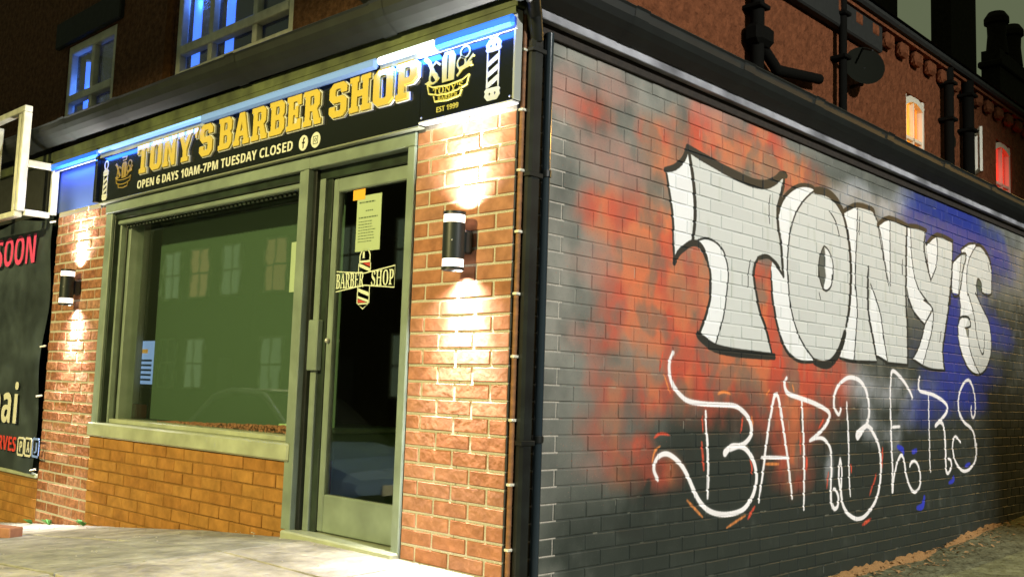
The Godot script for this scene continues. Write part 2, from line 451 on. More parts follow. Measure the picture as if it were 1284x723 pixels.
	func mesh() -> ArrayMesh:
		var arr := []
		arr.resize(Mesh.ARRAY_MAX)
		arr[Mesh.ARRAY_VERTEX] = v
		arr[Mesh.ARRAY_NORMAL] = n
		arr[Mesh.ARRAY_TEX_UV] = uv
		arr[Mesh.ARRAY_COLOR] = col
		var m := ArrayMesh.new()
		m.add_surface_from_arrays(Mesh.PRIMITIVE_TRIANGLES, arr)
		return m


# ---------------------------------------------------------------- scene helpers
func numbered(called: String) -> String:
	var k: int = used.get(called, 0)
	used[called] = k + 1
	return called if k == 0 else "%s_%03d" % [called, k]

func thing(called: String, label: String, category: String, at := Vector3.ZERO, group := "") -> Node3D:
	var o := Node3D.new()
	o.name = numbered(called)
	add_child(o, true)
	o.position = at
	o.set_meta("label", label)
	o.set_meta("category", category)
	if group != "":
		o.set_meta("group", group)
	return o

# a mesh in scene coordinates as a child of a node that stands anywhere
func part(parent: Node, called: String, m, mat: Material) -> MeshInstance3D:
	var o := MeshInstance3D.new()
	o.name = called
	o.mesh = m.mesh() if m is MB else m
	o.material_override = mat
	parent.add_child(o, true)
	var q := parent
	var base := Vector3.ZERO
	while q != self and q is Node3D:
		base += q.position
		q = q.get_parent()
	o.position = -base
	return o

func solo(called: String, label: String, category: String, m, mat: Material, at := Vector3.ZERO, group := "") -> MeshInstance3D:
	var o := MeshInstance3D.new()
	o.name = numbered(called)
	o.mesh = m.mesh() if m is MB else m
	o.material_override = mat
	add_child(o, true)
	o.position = at
	o.set_meta("label", label)
	o.set_meta("category", category)
	if group != "":
		o.set_meta("group", group)
	return o

func structure(called: String, m: MB, mat: Material) -> MeshInstance3D:
	var o := MeshInstance3D.new()
	o.name = numbered(called)
	o.mesh = m.mesh()
	o.material_override = mat
	add_child(o, true)
	o.set_meta("kind", "structure")
	return o

func lin(r: float, g: float, b: float) -> Color:
	return Color(r, g, b).linear_to_srgb()

func noise_tex(key: String, lo: float, hi: float, freq: float, seed_: int, oct := 4, size := 384) -> NoiseTexture2D:
	if noises.has(key):
		return noises[key]
	var f := FastNoiseLite.new()
	f.seed = seed_
	f.noise_type = FastNoiseLite.TYPE_SIMPLEX_SMOOTH
	f.frequency = freq
	f.fractal_octaves = oct
	f.fractal_gain = 0.6
	var g := Gradient.new()
	g.set_color(0, Color(lo, lo, lo))
	g.set_color(1, Color(hi, hi, hi))
	var t := NoiseTexture2D.new()
	t.width = size
	t.height = size
	t.seamless = true
	t.noise = f
	t.color_ramp = g
	noises[key] = t
	return t

func bump_tex(key: String, freq: float, seed_: int, strength: float) -> NoiseTexture2D:
	if noises.has(key):
		return noises[key]
	var f := FastNoiseLite.new()
	f.seed = seed_
	f.frequency = freq
	f.fractal_octaves = 4
	var t := NoiseTexture2D.new()
	t.width = 384
	t.height = 384
	t.seamless = true
	t.noise = f
	t.as_normal_map = true
	t.bump_strength = strength
	noises[key] = t
	return t

func flat(called: String, c: Color, rough := 0.6, metal := 0.0) -> StandardMaterial3D:
	if mats.has(called):
		return mats[called]
	var m := StandardMaterial3D.new()
	m.resource_name = called
	m.albedo_color = c
	m.roughness = rough
	m.metallic = metal
	mats[called] = m
	return m

# grained material, laid on by world position
func grain(called: String, c: Color, rough: float, tex: Texture2D, scale: float, bump: Texture2D = null, depth := 1.0) -> StandardMaterial3D:
	if mats.has(called):
		return mats[called]
	var m := flat(called, c, rough)
	m.albedo_texture = tex
	m.uv1_triplanar = true
	for k in ["brick", "mortar", "flag", "concrete", "paving"]:
		if k in called:
			m.metallic_specular = 0.2
	m.uv1_world_triplanar = true
	m.uv1_scale = Vector3.ONE * scale
	if bump:
		m.normal_enabled = true
		m.normal_texture = bump
		m.normal_scale = depth
	return m

func glow(called: String, c: Color, energy: float) -> StandardMaterial3D:
	if mats.has(called):
		return mats[called]
	var m := flat(called, c, 0.5)
	m.emission_enabled = true
	m.emission = c
	m.emission_energy_multiplier = energy
	return m

func text(parent: Node, called: String, words: String, height: float, width: float, at: Vector3, m: Material, bold := true, serif := false, depth := 0.003) -> MeshInstance3D:
	var f := SystemFont.new()
	f.font_names = PackedStringArray(["Droid Serif" if serif else "Droid Sans"])
	f.font_weight = 700 if bold else 400
	var t := TextMesh.new()
	t.font = f
	t.text = words
	t.font_size = 64
	t.pixel_size = 0.01
	t.depth = 0.02
	t.curve_step = 2.0
	t.horizontal_alignment = HORIZONTAL_ALIGNMENT_LEFT
	t.vertical_alignment = VERTICAL_ALIGNMENT_BOTTOM
	var bb := t.get_aabb()
	var o := MeshInstance3D.new()
	o.name = called
	o.mesh = t
	o.material_override = m
	parent.add_child(o, true)
	var k := Vector3(width / maxf(bb.size.x, 0.01), height / maxf(bb.size.y, 0.01), depth / 0.02)
	o.scale = k
	var base := Vector3.ZERO
	var q := parent
	while q != self and q is Node3D:
		base += q.position
		q = q.get_parent()
	o.position = at - base - Vector3(bb.position.x * k.x, bb.position.y * k.y, bb.position.z * k.z)
	return o

func v2(a: Array) -> PackedVector2Array:
	var o := PackedVector2Array()
	for i in range(0, a.size(), 2):
		o.append(Vector2(a[i], a[i + 1]))
	return o

# height of the ground
func gy(x: float, z: float) -> float:
	var y := 0.0
	if x < -1.6:
		y = 0.1 * (x + 1.6)
	elif x > -0.14:
		y = -0.34 * lerpf(smoothstep(-0.14, 0.36, x), 1.0, clampf(-z / 1.5, 0.0, 1.0))
	y = maxf(y, -0.62)
	if z < -4.3:
		y += 0.06 * (minf(-z, 8.0) - 4.3)
	return y - 0.025 * clampf(z, 0.0, 3.0)

# ---------------------------------------------------------------- the painted wall
const WALL_LEN := 7.0
const WALL_TOP := 2.45
const WALL_HIGH := 2.85
const TEX_W := 2048
const TEX_H := 834

func px(s: float, y: float) -> Vector2:
	return Vector2(s / WALL_LEN * TEX_W, (WALL_TOP - y) / WALL_HIGH * TEX_H)

func px_list(a: Array) -> PackedVector2Array:
	var o := PackedVector2Array()
	for i in range(0, a.size(), 2):
		o.append(px(a[i] * 0.001, a[i + 1] * 0.001))
	return o

func fill_shape(im: Image, pts: PackedVector2Array, c: Color) -> void:
	var y0 := 1e9
	var y1 := -1e9
	for q in pts:
		y0 = minf(y0, q.y)
		y1 = maxf(y1, q.y)
	for y in range(int(y0), int(y1) + 1):
		var xs := []
		var yc := y + 0.5
		for i in pts.size():
			var a := pts[i]
			var b := pts[(i + 1) % pts.size()]
			if (a.y <= yc) != (b.y <= yc):
				xs.append(a.x + (yc - a.y) / (b.y - a.y) * (b.x - a.x))
		xs.sort()
		for i in range(0, xs.size() - 1, 2):
			im.fill_rect(Rect2i(int(round(xs[i])), y, maxi(1, int(round(xs[i + 1]) - round(xs[i]))), 1), c)

# Catmull-Rom so that hand-drawn curves stay round
func smooth(pts: PackedVector2Array, steps: int) -> PackedVector2Array:
	var o := PackedVector2Array()
	for i in pts.size() - 1:
		var p0 := pts[maxi(i - 1, 0)]
		var p3 := pts[mini(i + 2, pts.size() - 1)]
		for k in steps:
			o.append(pts[i].cubic_interpolate(pts[i + 1], p0, p3, float(k) / steps))
	o.append(pts[-1])
	return o

func stroke(im: Image, pts: PackedVector2Array, w: float, c: Color, soft := 1.0, taper := 0.0) -> void:
	var total := pts.size() - 1
	for i in total:
		var a := pts[i]
		var b := pts[i + 1]
		var t := (i + 0.5) / total
		var r := w * 0.5 * (1.0 - taper * absf(t * 2.0 - 1.0) ** 3.0)
		var pad := r + soft + 1.0
		var d := b - a
		var l2 := maxf(d.length_squared(), 1e-6)
		for y in range(maxi(0, int(minf(a.y, b.y) - pad)), mini(TEX_H, int(maxf(a.y, b.y) + pad) + 1)):
			for x in range(maxi(0, int(minf(a.x, b.x) - pad)), mini(TEX_W, int(maxf(a.x, b.x) + pad) + 1)):
				var q := Vector2(x + 0.5, y + 0.5)
				var k := clampf((q - a).dot(d) / l2, 0.0, 1.0)
				var e := (a + d * k).distance_to(q)
				var al := clampf((r - e) / soft + 0.5, 0.0, 1.0)
				if al > 0.0:
					im.set_pixel(x, y, im.get_pixel(x, y).lerp(c, al * c.a))

func c8(r: int, g: int, b: int) -> Color:
	return Color8(r, g, b)

func paint_mural() -> ImageTexture:
	var w := 896
	var h := 364
	var n1 := FastNoiseLite.new()
	n1.seed = 11
	n1.frequency = 0.0125
	n1.fractal_octaves = 5
	var n2 := FastNoiseLite.new()
	n2.seed = 23
	n2.frequency = 0.036
	n2.fractal_octaves = 4
	var wa := PackedFloat32Array()
	var wb := PackedFloat32Array()
	var cs := PackedColorArray()
	var mid := c8(134, 134, 124)
	for y in h:
		for x in w:
			var a := n1.get_noise_2d(x, y)
			var b := n2.get_noise_2d(x, y * 0.7)
			wa.append(a)
			wb.append(b)
			cs.append(mid.lerp(c8(88, 91, 84), clampf(0.35 + a * 1.1 + b * 0.4, 0.0, 1.0)))
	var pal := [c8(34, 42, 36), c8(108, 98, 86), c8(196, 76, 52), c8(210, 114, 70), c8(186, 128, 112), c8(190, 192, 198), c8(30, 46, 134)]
	var n3 := FastNoiseLite.new()
	n3.seed = 41
	n3.frequency = 0.02
	n3.fractal_octaves = 4
	for q in SPRAY_AND_SHADE:
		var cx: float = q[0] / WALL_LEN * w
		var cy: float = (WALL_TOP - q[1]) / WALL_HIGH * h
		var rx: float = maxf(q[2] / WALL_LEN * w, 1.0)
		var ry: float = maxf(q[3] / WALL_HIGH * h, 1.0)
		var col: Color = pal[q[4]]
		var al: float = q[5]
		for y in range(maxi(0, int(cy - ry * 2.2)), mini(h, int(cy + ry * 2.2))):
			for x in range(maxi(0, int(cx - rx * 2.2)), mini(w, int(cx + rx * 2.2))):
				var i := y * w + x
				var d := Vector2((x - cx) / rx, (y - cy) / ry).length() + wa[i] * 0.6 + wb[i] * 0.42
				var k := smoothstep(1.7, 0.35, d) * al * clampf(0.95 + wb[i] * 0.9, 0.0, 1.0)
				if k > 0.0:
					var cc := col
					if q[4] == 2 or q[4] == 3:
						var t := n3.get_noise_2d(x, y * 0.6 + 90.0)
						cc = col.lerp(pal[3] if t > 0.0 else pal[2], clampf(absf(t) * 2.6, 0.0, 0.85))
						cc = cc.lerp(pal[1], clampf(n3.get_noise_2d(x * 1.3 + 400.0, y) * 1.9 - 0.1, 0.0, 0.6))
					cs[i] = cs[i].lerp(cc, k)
	var low := Image.create(w, h, false, Image.FORMAT_RGB8)
	for y in h:
		for x in w:
			low.set_pixel(x, y, cs[y * w + x])
	low.resize(TEX_W, TEX_H, Image.INTERPOLATE_CUBIC)
	var im := low
	# spray speckle and old flaking
	var rng := RandomNumberGenerator.new()
	rng.seed = 5
	for i in 90000:
		var x := rng.randi_range(0, TEX_W - 1)
		var y := rng.randi_range(0, TEX_H - 1)
		var c := im.get_pixel(x, y)
		im.set_pixel(x, y, c.lerp(c8(200, 190, 170) if rng.randf() < 0.35 else c8(30, 32, 28), rng.randf() * 0.22))
	# overspray dots round the sprayed patches, and flecks where paint missed the joints
	for i in 9000:
		var q: Array = SPRAY_AND_SHADE[rng.randi() % SPRAY_AND_SHADE.size()]
		var a := px(q[0] + rng.randfn(0.0, 0.9) * q[2], q[1] + rng.randfn(0.0, 0.9) * q[3])
		if a.x > 1.0 and a.y > 1.0 and a.x < TEX_W - 2 and a.y < TEX_H - 2:
			var c: Color = pal[q[4]]
			im.set_pixelv(Vector2i(a), im.get_pixelv(Vector2i(a)).lerp(c, rng.randf_range(0.2, 0.75)))
	for i in 420:
		var r := rng.randi_range(-4, 31)
		var a := px(rng.randf_range(0.25, 6.95), r * 0.075 - 0.003)
		var l := rng.randf_range(3, 16)
		stroke(im, PackedVector2Array([a, a + Vector2(l, rng.randf_range(-0.6, 0.6))]), rng.randf_range(0.8, 2.0), Color(0.66, 0.64, 0.56, rng.randf_range(0.25, 0.7)), 1.0)
	for i in 160:  # pale ticks paint the light caught by upright joints
		var r := rng.randi_range(-4, 30)
		var s := (0.2099 if posmod(r, 2) == 0 else 0.0974) + 0.225 * rng.randi_range(0, 30)
		var a := px(s - 0.003, r * 0.075 + 0.06)
		stroke(im, PackedVector2Array([a, a + Vector2(0, rng.randf_range(5, 17))]), 1.6, Color(0.72, 0.7, 0.64, rng.randf_range(0.3, 0.8)), 1.0)
	for q in ACCENT_LINE:
		var c: Color = [c8(222, 78, 52), c8(236, 142, 72), c8(44, 58, 190), c8(34, 40, 34)][q[0]]
		c.a = 0.75 if q[0] < 3 else 0.6
		stroke(im, smooth(px_list(q[2]), 4), q[1] * 0.25, c, 2.5 if q[0] < 3 else 7.0, 0.6)
	var gaps := {4: [0], 2: [1], 0: [2, 3]}
	for i in 6:
		fill_shape(im, px_list(LETTER_FILL[i]), c8(202, 205, 199))
		for q in LETTER_FACE:
			if q[0] == i:
				fill_shape(im, px_list(q[1]), c8(230, 232, 230))
		for g in gaps.get(i, []):
			fill_shape(im, px_list(LETTER_GAP[g]), [c8(82, 88, 82), c8(70, 52, 44), c8(72, 84, 74), c8(120, 122, 108)][g])
		for q in LETTER_LINE:
			if q[0] == i:
				stroke(im, smooth(px_list(q[2]), 3), q[1] * 0.2926, c8(26, 31, 28), 1.4, 0.25)
	# brushed stains on the letters
	for i in 60:
		var s := rng.randf_range(1.2, 6.0)
		var y := rng.randf_range(1.05, 2.1)
		var a := px(s, y)
		var here := im.get_pixel(clampi(int(a.x), 0, TEX_W - 1), clampi(int(a.y), 0, TEX_H - 1))
		if here.get_luminance() > 0.6:
			stroke(im, PackedVector2Array([a, a + Vector2(rng.randf_range(-4, 4), rng.randf_range(15, 50))]), rng.randf_range(3, 9), Color(0.62, 0.65, 0.56, 0.22), 6.0)
	for q in SCRIPT_LINE:
		var p := smooth(px_list(q[1]), 6)
		stroke(im, p, q[0] * 0.2926 + 5.0, Color(0.8, 0.78, 0.76, 0.05), 5.0)
		stroke(im, p, q[0] * 0.2926, c8(243, 239, 238), 1.6, 0.3)
	# black corner strip behind the pipes
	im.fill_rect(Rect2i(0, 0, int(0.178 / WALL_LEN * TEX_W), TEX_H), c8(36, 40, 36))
	return ImageTexture.create_from_image(im)

func wall_uv(p: Vector3) -> Vector2:
	return Vector2(-p.z / WALL_LEN, (WALL_TOP - p.y) / WALL_HIGH)

# one painted brick of the side wall: face, worn edges and short sides
func painted_brick(b: MB, s0: float, s1: float, y0: float, y1: float, out: float, back: float, rng: RandomNumberGenerator) -> void:
	var e := 0.0035
	var x1 := out + rng.randf_range(-0.0012, 0.0012)
	var tilt := rng.randf_range(-0.0012, 0.0012)
	var nod := rng.randf_range(-0.0008, 0.0008)
	var k := rng.randf_range(0.93, 1.05)
	b.tint = Color(k, k, k)
	var f := [Vector3(x1 + tilt + nod, y0 + e, -s0 - e), Vector3(x1 - tilt + nod, y0 + e, -s1 + e), Vector3(x1 - tilt - nod, y1 - e, -s1 + e), Vector3(x1 + tilt - nod, y1 - e, -s0 - e)]
	var m := x1 - e
	var g := [Vector3(m, y0, -s0), Vector3(m, y0, -s1), Vector3(m, y1, -s1), Vector3(m, y1, -s0)]
	var h := [Vector3(back, y0, -s0), Vector3(back, y0, -s1), Vector3(back, y1, -s1), Vector3(back, y1, -s0)]
	var uvf := f.map(wall_uv)
	var uvg := g.map(wall_uv)
	b.quad(f[0], f[1], f[2], f[3], Vector3.RIGHT, uvf)
	var dirs := [Vector3.DOWN, Vector3.FORWARD, Vector3.UP, Vector3.BACK]
	for i in 4:
		var j := (i + 1) % 4
		b.quad(f[i], f[j], g[j], g[i], dirs[i] + Vector3.RIGHT, [uvf[i], uvf[j], uvg[j], uvg[i]])
		b.quad(g[i], g[j], h[j], h[i], dirs[i], [uvg[i], uvg[j], uvg[j], uvg[i]])

# ---------------------------------------------------------------- brickwork of the front
var brick_cache := {}

func front_brick(parent: Node, x0: float, x1: float, y0: float, y1: float, mset: Array, rng: RandomNumberGenerator, jut := 0.0012) -> void:
	var w := snappedf(x1 - x0, 0.002)
	var hh := snappedf(y1 - y0, 0.002)
	if w < 0.012 or hh < 0.01:
		return
	var key := "%.3f_%.3f" % [w, hh]
	if not brick_cache.has(key):
		brick_cache[key] = MB.new().box(Vector3(-w / 2, -hh / 2, -0.05), Vector3(w / 2, hh / 2, 0), 0.004).mesh()
	var o := MeshInstance3D.new()
	o.name = "brick"
	o.mesh = brick_cache[key]
	o.material_override = mset[rng.randi() % mset.size()]
	parent.add_child(o, true)
	o.position = Vector3((x0 + x1) / 2, (y0 + y1) / 2, rng.randf_range(-jut, jut))
	o.rotation = Vector3(rng.randf_range(-0.012, 0.012), rng.randf_range(-0.006, 0.006), rng.randf_range(-0.006, 0.006))

# running bond between x0 and x1; the joints are measured back from x1
func bond(parent: Node, x0: float, x1: float, low: Callable, top: float, mset: Array, joint: float, seed_: int, first_full_odd := true, jut := 0.0012) -> void:
	var rng := RandomNumberGenerator.new()
	rng.seed = seed_
	for r in range(-7, 29):
		var y0 := r * 0.075
		var y1 := minf(y0 + 0.075 - joint, top)
		if y0 >= top - 0.012:
			continue
		var full := (r % 2 != 0) == first_full_odd
		var e := x1
		var first := true
		while e > x0 + 0.01:
			var l := 0.225 if full or not first else 0.1125
			first = false
			var a := maxf(e - l, x0)
			var bottom := maxf(y0, minf(low.call(a), low.call(e)) - 0.03)
			if y1 - bottom > 0.012:
				front_brick(parent, a + (joint if a > x0 else 0.0), e, bottom, y1, mset, rng, jut)
			e = a

# ---------------------------------------------------------------- sign lettering
const GLYPH := {
	"T": [7.0, [0,10,7,10,7,6.8,5.9,6.8,5.9,8.1,4.5,8.1,4.5,1.6,5.4,1.6,5.4,0,1.6,0,1.6,1.6,2.5,1.6,2.5,8.1,1.1,8.1,1.1,6.8,0,6.8], []],
	"O": [6.5, [1.4,0,5.1,0,6.5,1.4,6.5,8.6,5.1,10,1.4,10,0,8.6,0,1.4], [[2.6,1.8,3.9,1.8,4.3,2.2,4.3,7.8,3.9,8.2,2.6,8.2,2.2,7.8,2.2,2.2]]],
	"N": [7.2, [0,0,3,0,3,1.5,2.4,1.5,2.4,6.6,4.9,0,6.6,0,6.6,8.5,7.2,8.5,7.2,10,4.2,10,4.2,8.5,4.8,8.5,4.8,3.6,2.3,10,0,10,0,8.5,0.6,8.5,0.6,1.5,0,1.5], []],
	"Y": [7.4, [0,10,3,10,3,8.5,2.6,8.5,3.7,5.6,4.8,8.5,4.4,8.5,4.4,10,7.4,10,7.4,8.5,6.8,8.5,4.7,3.6,4.7,1.5,5.5,1.5,5.5,0,1.9,0,1.9,1.5,2.7,1.5,2.7,3.6,0.6,8.5,0,8.5], []],
	"'": [2.0, [0,10,2,10,1.4,6.6,0.6,6.6], []],
	"S": [6.4, [0,3.2,0,1.4,1.4,0,5,0,6.4,1.4,6.4,4.7,5,6,2.6,6,2.2,6.5,2.2,7.8,2.6,8.2,3.8,8.2,4.2,7.8,4.2,6.9,6.4,6.9,6.4,8.6,5,10,1.4,10,0,8.6,0,5.6,1.4,4.2,3.8,4.2,4.2,3.8,4.2,2.2,3.8,1.8,2.6,1.8,2.2,2.2,2.2,3.2], []],
	"B": [6.6, [0,0,5.2,0,6.6,1.4,6.6,4.2,5.8,5.1,6.5,5.9,6.5,8.6,5.1,10,0,10,0,8.5,0.7,8.5,0.7,1.5,0,1.5], [[2.7,1.8,4.0,1.8,4.4,2.2,4.4,3.9,4.0,4.3,2.7,4.3], [2.7,5.9,3.9,5.9,4.3,6.3,4.3,7.9,3.9,8.3,2.7,8.3]]],
	"A": [7.6, [0,0,3,0,3,1.5,2.6,1.5,2.85,2.7,4.75,2.7,5,1.5,4.6,1.5,4.6,0,7.6,0,7.6,1.5,7.1,1.5,5,10,2.6,10,0.5,1.5,0,1.5], [[3.2,4.3,4.4,4.3,3.8,7.2]]],
	"R": [7.2, [0,0,3.4,0,3.4,1.5,2.7,1.5,2.7,4,3.6,4,4.6,0,7.2,0,7.2,1.5,6.6,1.5,5.5,4.4,6.5,5.4,6.5,8.6,5.1,10,0,10,0,8.5,0.7,8.5,0.7,1.5,0,1.5], [[2.7,5.7,3.9,5.7,4.3,6.1,4.3,7.9,3.9,8.3,2.7,8.3]]],
	"E": [6.0, [0,0,6,0,6,3,4.6,3,4.2,1.8,2.7,1.8,2.7,4.3,3.6,4.3,3.6,3.4,4.8,3.4,4.8,6.8,3.6,6.8,3.6,5.9,2.7,5.9,2.7,8.2,4.2,8.2,4.6,7,6,7,6,10,0,10,0,8.5,0.7,8.5,0.7,1.5,0,1.5], []],
	"H": [7.2, [0,0,3.2,0,3.2,1.5,2.7,1.5,2.7,4.2,4.5,4.2,4.5,1.5,4,1.5,4,0,7.2,0,7.2,1.5,6.5,1.5,6.5,8.5,7.2,8.5,7.2,10,4,10,4,8.5,4.5,8.5,4.5,6,2.7,6,2.7,8.5,3.2,8.5,3.2,10,0,10,0,8.5,0.7,8.5,0.7,1.5,0,1.5], []],
	"P": [6.5, [0,0,3.6,0,3.6,1.5,2.7,1.5,2.7,3.9,5.1,3.9,6.5,5.3,6.5,8.6,5.1,10,0,10,0,8.5,0.7,8.5,0.7,1.5,0,1.5], [[2.7,5.6,3.9,5.6,4.3,6,4.3,7.9,3.9,8.3,2.7,8.3]]],
}

func block_word(parent: Node, word: String, x0: float, x1: float, y0: float, high: float, z: float) -> void:
	var total := 0.0
	for ch in word:
		total += GLYPH[ch][0]
	total += 0.95 * (word.length() - 1)
	var sx := (x1 - x0) / total
	var sy := high / 10.0
	var x := x0
	var gold := flat("gold_letter_face", lin(0.55, 0.41, 0.07), 0.34, 0.0)
	var rim := flat("silver_letter_rim", lin(0.55, 0.56, 0.55), 0.35, 0.0)
	for ch in word:
		var g: Array = GLYPH[ch]
		var out := PackedVector2Array()
		for q in v2(g[1]):
			out.append(Vector2(x + q.x * sx, y0 + q.y * sy))
		var holes := []
		var small := []
		for hq in g[2]:
			var hp := PackedVector2Array()
			for q in v2(hq):
				hp.append(Vector2(x + q.x * sx, y0 + q.y * sy))
			holes.append(hp)
			var inner := Geometry2D.offset_polygon(hp, -0.006)
			if inner.size() > 0:
				small.append(inner[0])
		var lt := part(parent, "letter", MB.new().plate(out, holes, z + 0.012, z + 0.022), gold)
		var grown := Geometry2D.offset_polygon(out, 0.007, Geometry2D.JOIN_MITER)
		part(lt, "letter_rim", MB.new().plate(grown[0], small, z + 0.0005, z + 0.0115), rim)
		x += (g[0] + 0.95) * sx

func ring_pts(c: Vector2, rx: float, ry: float, a0: float, a1: float, n: int) -> Array:
	var o := []
	for i in n + 1:
		var t := lerpf(a0, a1, float(i) / n)
		o.append(c + Vector2(cos(t) * rx, sin(t) * ry))
	return o

# flat emblem of a barber pole: ring, cap, striped shaft and base
func pole_emblem(parent: Node, cx: float, y0: float, y1: float, w: float, z: float, m: Material) -> void:
	var e := Node3D.new()
	e.name = "pole_emblem"
	parent.add_child(e, true)
	var base := Vector3.ZERO
	var q := parent
	while q != self and q is Node3D:
		base += q.position
		q = q.get_parent()
	e.position = -base
	var h := y1 - y0
	var r := h * 0.105
	part(e, "ring", MB.new().band(ring_pts(Vector2(cx, y1 - r), r * 0.9, r, 0, TAU * 23.0 / 24.0, 23), h * 0.035, z, z + 0.003, Transform3D(), true), m)
	for s in [[y1 - 2.05 * r, -1.0], [y0, 1.0]]:
		var b: float = s[0]
		var d: float = s[1]
		var k := PackedVector2Array([Vector2(cx - w * 0.3, b), Vector2(cx + w * 0.3, b), Vector2(cx + w * 0.5, b + d * h * 0.06), Vector2(cx + w * 0.45, b + d * h * 0.1), Vector2(cx + w * 0.5, b + d * h * 0.13), Vector2(cx + w * 0.4, b + d * h * 0.16), Vector2(cx - w * 0.4, b + d * h * 0.16), Vector2(cx - w * 0.5, b + d * h * 0.13), Vector2(cx - w * 0.45, b + d * h * 0.1), Vector2(cx - w * 0.5, b + d * h * 0.06)])
		var hs := []
		for sx in [-1.0, 1.0]:
			var c := Vector2(cx + sx * w * 0.17, b + d * h * 0.085)
			hs.append(PackedVector2Array([c + Vector2(-w * 0.06, 0), c + Vector2(0, -w * 0.09), c + Vector2(w * 0.06, 0), c + Vector2(0, w * 0.09)]))
		part(e, "cap", MB.new().plate(k, hs, z, z + 0.003), m)
	var lo := y0 + h * 0.165
	var hi := y1 - 2.05 * r - h * 0.165
	for s in [-1.0, 1.0]:
		part(e, "side_bar", MB.new().box(Vector3(cx + s * w * 0.36 - w * 0.045, lo, z), Vector3(cx + s * w * 0.36 + w * 0.045, hi, z + 0.003)), m)
	var n := 3
	var step := (hi - lo) / (n + 0.35)
	for i in n:
		var b := lo + step * i
		part(e, "stripe", MB.new().plate(PackedVector2Array([Vector2(cx - w * 0.31, b), Vector2(cx + w * 0.31, b + step * 0.62), Vector2(cx + w * 0.31, b + step * 1.12), Vector2(cx - w * 0.31, b + step * 0.5)]), [], z, z + 0.003), m)

# mug with scissors and comb over two name ribbons
func mug_emblem(parent: Node, x0: float, x1: float, y0: float, y1: float, z: float, m: Material, words: bool) -> void:
	var e := Node3D.new()
	e.name = "mug_emblem"
	parent.add_child(e, true)
	var base := Vector3.ZERO
	var q := parent
	while q != self and q is Node3D:
		base += q.position
		q = q.get_parent()
	e.position = -base
	var w := x1 - x0
	var h := y1 - y0
	var f := func(u: float, v: float) -> Vector2: return Vector2(x0 + u * w, y0 + v * h)
	var pl := func(a: Array) -> Array:
		var o := []
		for i in range(0, a.size(), 2):
			o.append(f.call(a[i], a[i + 1]))
		return o
	# clipper bottle in the middle
	part(e, "clipper", MB.new().plate(PackedVector2Array(pl.call([0.38, 0.3, 0.62, 0.3, 0.64, 0.72, 0.58, 0.82, 0.42, 0.82, 0.36, 0.72])), [PackedVector2Array(pl.call([0.47, 0.34, 0.5, 0.34, 0.5, 0.76, 0.47, 0.76]))], z, z + 0.003), m)
	part(e, "clipper_blade", MB.new().plate(PackedVector2Array(pl.call([0.4, 0.86, 0.6, 0.86, 0.66, 1.0, 0.34, 1.0, 0.37, 0.96, 0.6, 0.96, 0.56, 0.9, 0.42, 0.9])), [], z, z + 0.003), m)
	part(e, "brush", MB.new().band(pl.call([0.3, 0.36, 0.2, 0.5, 0.1, 0.72, 0.0, 0.82]), w * 0.07, z, z + 0.0035), m)
	part(e, "razor", MB.new().band(pl.call([0.12, 0.4, 0.14, 0.6, 0.24, 0.7, 0.34, 0.62]), w * 0.035, z, z + 0.004), m)
	for c in [[0.83, 0.72, 0.09, 0.1], [0.76, 0.55, 0.08, 0.1], [0.2, 0.42, 0.08, 0.09]]:
		part(e, "loop", MB.new().band(ring_pts(f.call(c[0], c[1]), c[2] * w, c[3] * h, 0.3, 0.3 + TAU * 15.0 / 16.0, 15), w * 0.028, z, z + 0.0045, Transform3D(), true), m)
	part(e, "scissor_blade", MB.new().band(pl.call([0.68, 0.34, 0.86, 0.5, 1.0, 0.64]), w * 0.04, z, z + 0.005), m)
	part(e, "comb", MB.new().band(pl.call([0.72, 0.44, 0.98, 0.5]), w * 0.06, z, z + 0.0055), m)
	part(e, "leaf", MB.new().plate(PackedVector2Array(pl.call([0.02, 0.36, 0.12, 0.4, 0.2, 0.32, 0.1, 0.3])), [], z, z + 0.0038), m)
	# ribbons
	part(e, "ribbon_edge", MB.new().band(pl.call([0.08, 0.32, 0.2, 0.255, 0.5, 0.225, 0.8, 0.255, 0.92, 0.32]), w * 0.022, z, z + 0.006), m)
	part(e, "ribbon_edge", MB.new().band(pl.call([0.08, 0.32, 0.12, 0.16, 0.3, 0.1, 0.5, 0.085, 0.7, 0.1, 0.88, 0.16, 0.92, 0.32]), w * 0.022, z, z + 0.0058), m)
	part(e, "ribbon_edge", MB.new().band(pl.call([0.22, 0.1, 0.25, 0.0, 0.5, -0.03, 0.75, 0.0, 0.78, 0.1]), w * 0.022, z, z + 0.0056), m)
	if words:
		text(e, "emblem_lettering", "TONY'S", h * 0.115, w * 0.6, Vector3(x0 + 0.2 * w, y0 + h * 0.115, z), m, true, true)
		text(e, "emblem_lettering", "BARBER", h * 0.07, w * 0.4, Vector3(x0 + 0.3 * w, y0 + h * 0.0, z), m, true, true)

# ---------------------------------------------------------------- scene
func _ready() -> void:
	setup_camera_and_light()
	make_materials()
	build_ground()
	build_shop()
	build_roof_edge()
	build_sign()
	build_window()
	build_door()
	build_upper_front()
	build_rear_terrace()
	build_neighbour()
	build_corner_pipes()
	build_wall_lamps()
	build_light_trough()
	build_street_lamps()
	build_far_side()
	build_details()

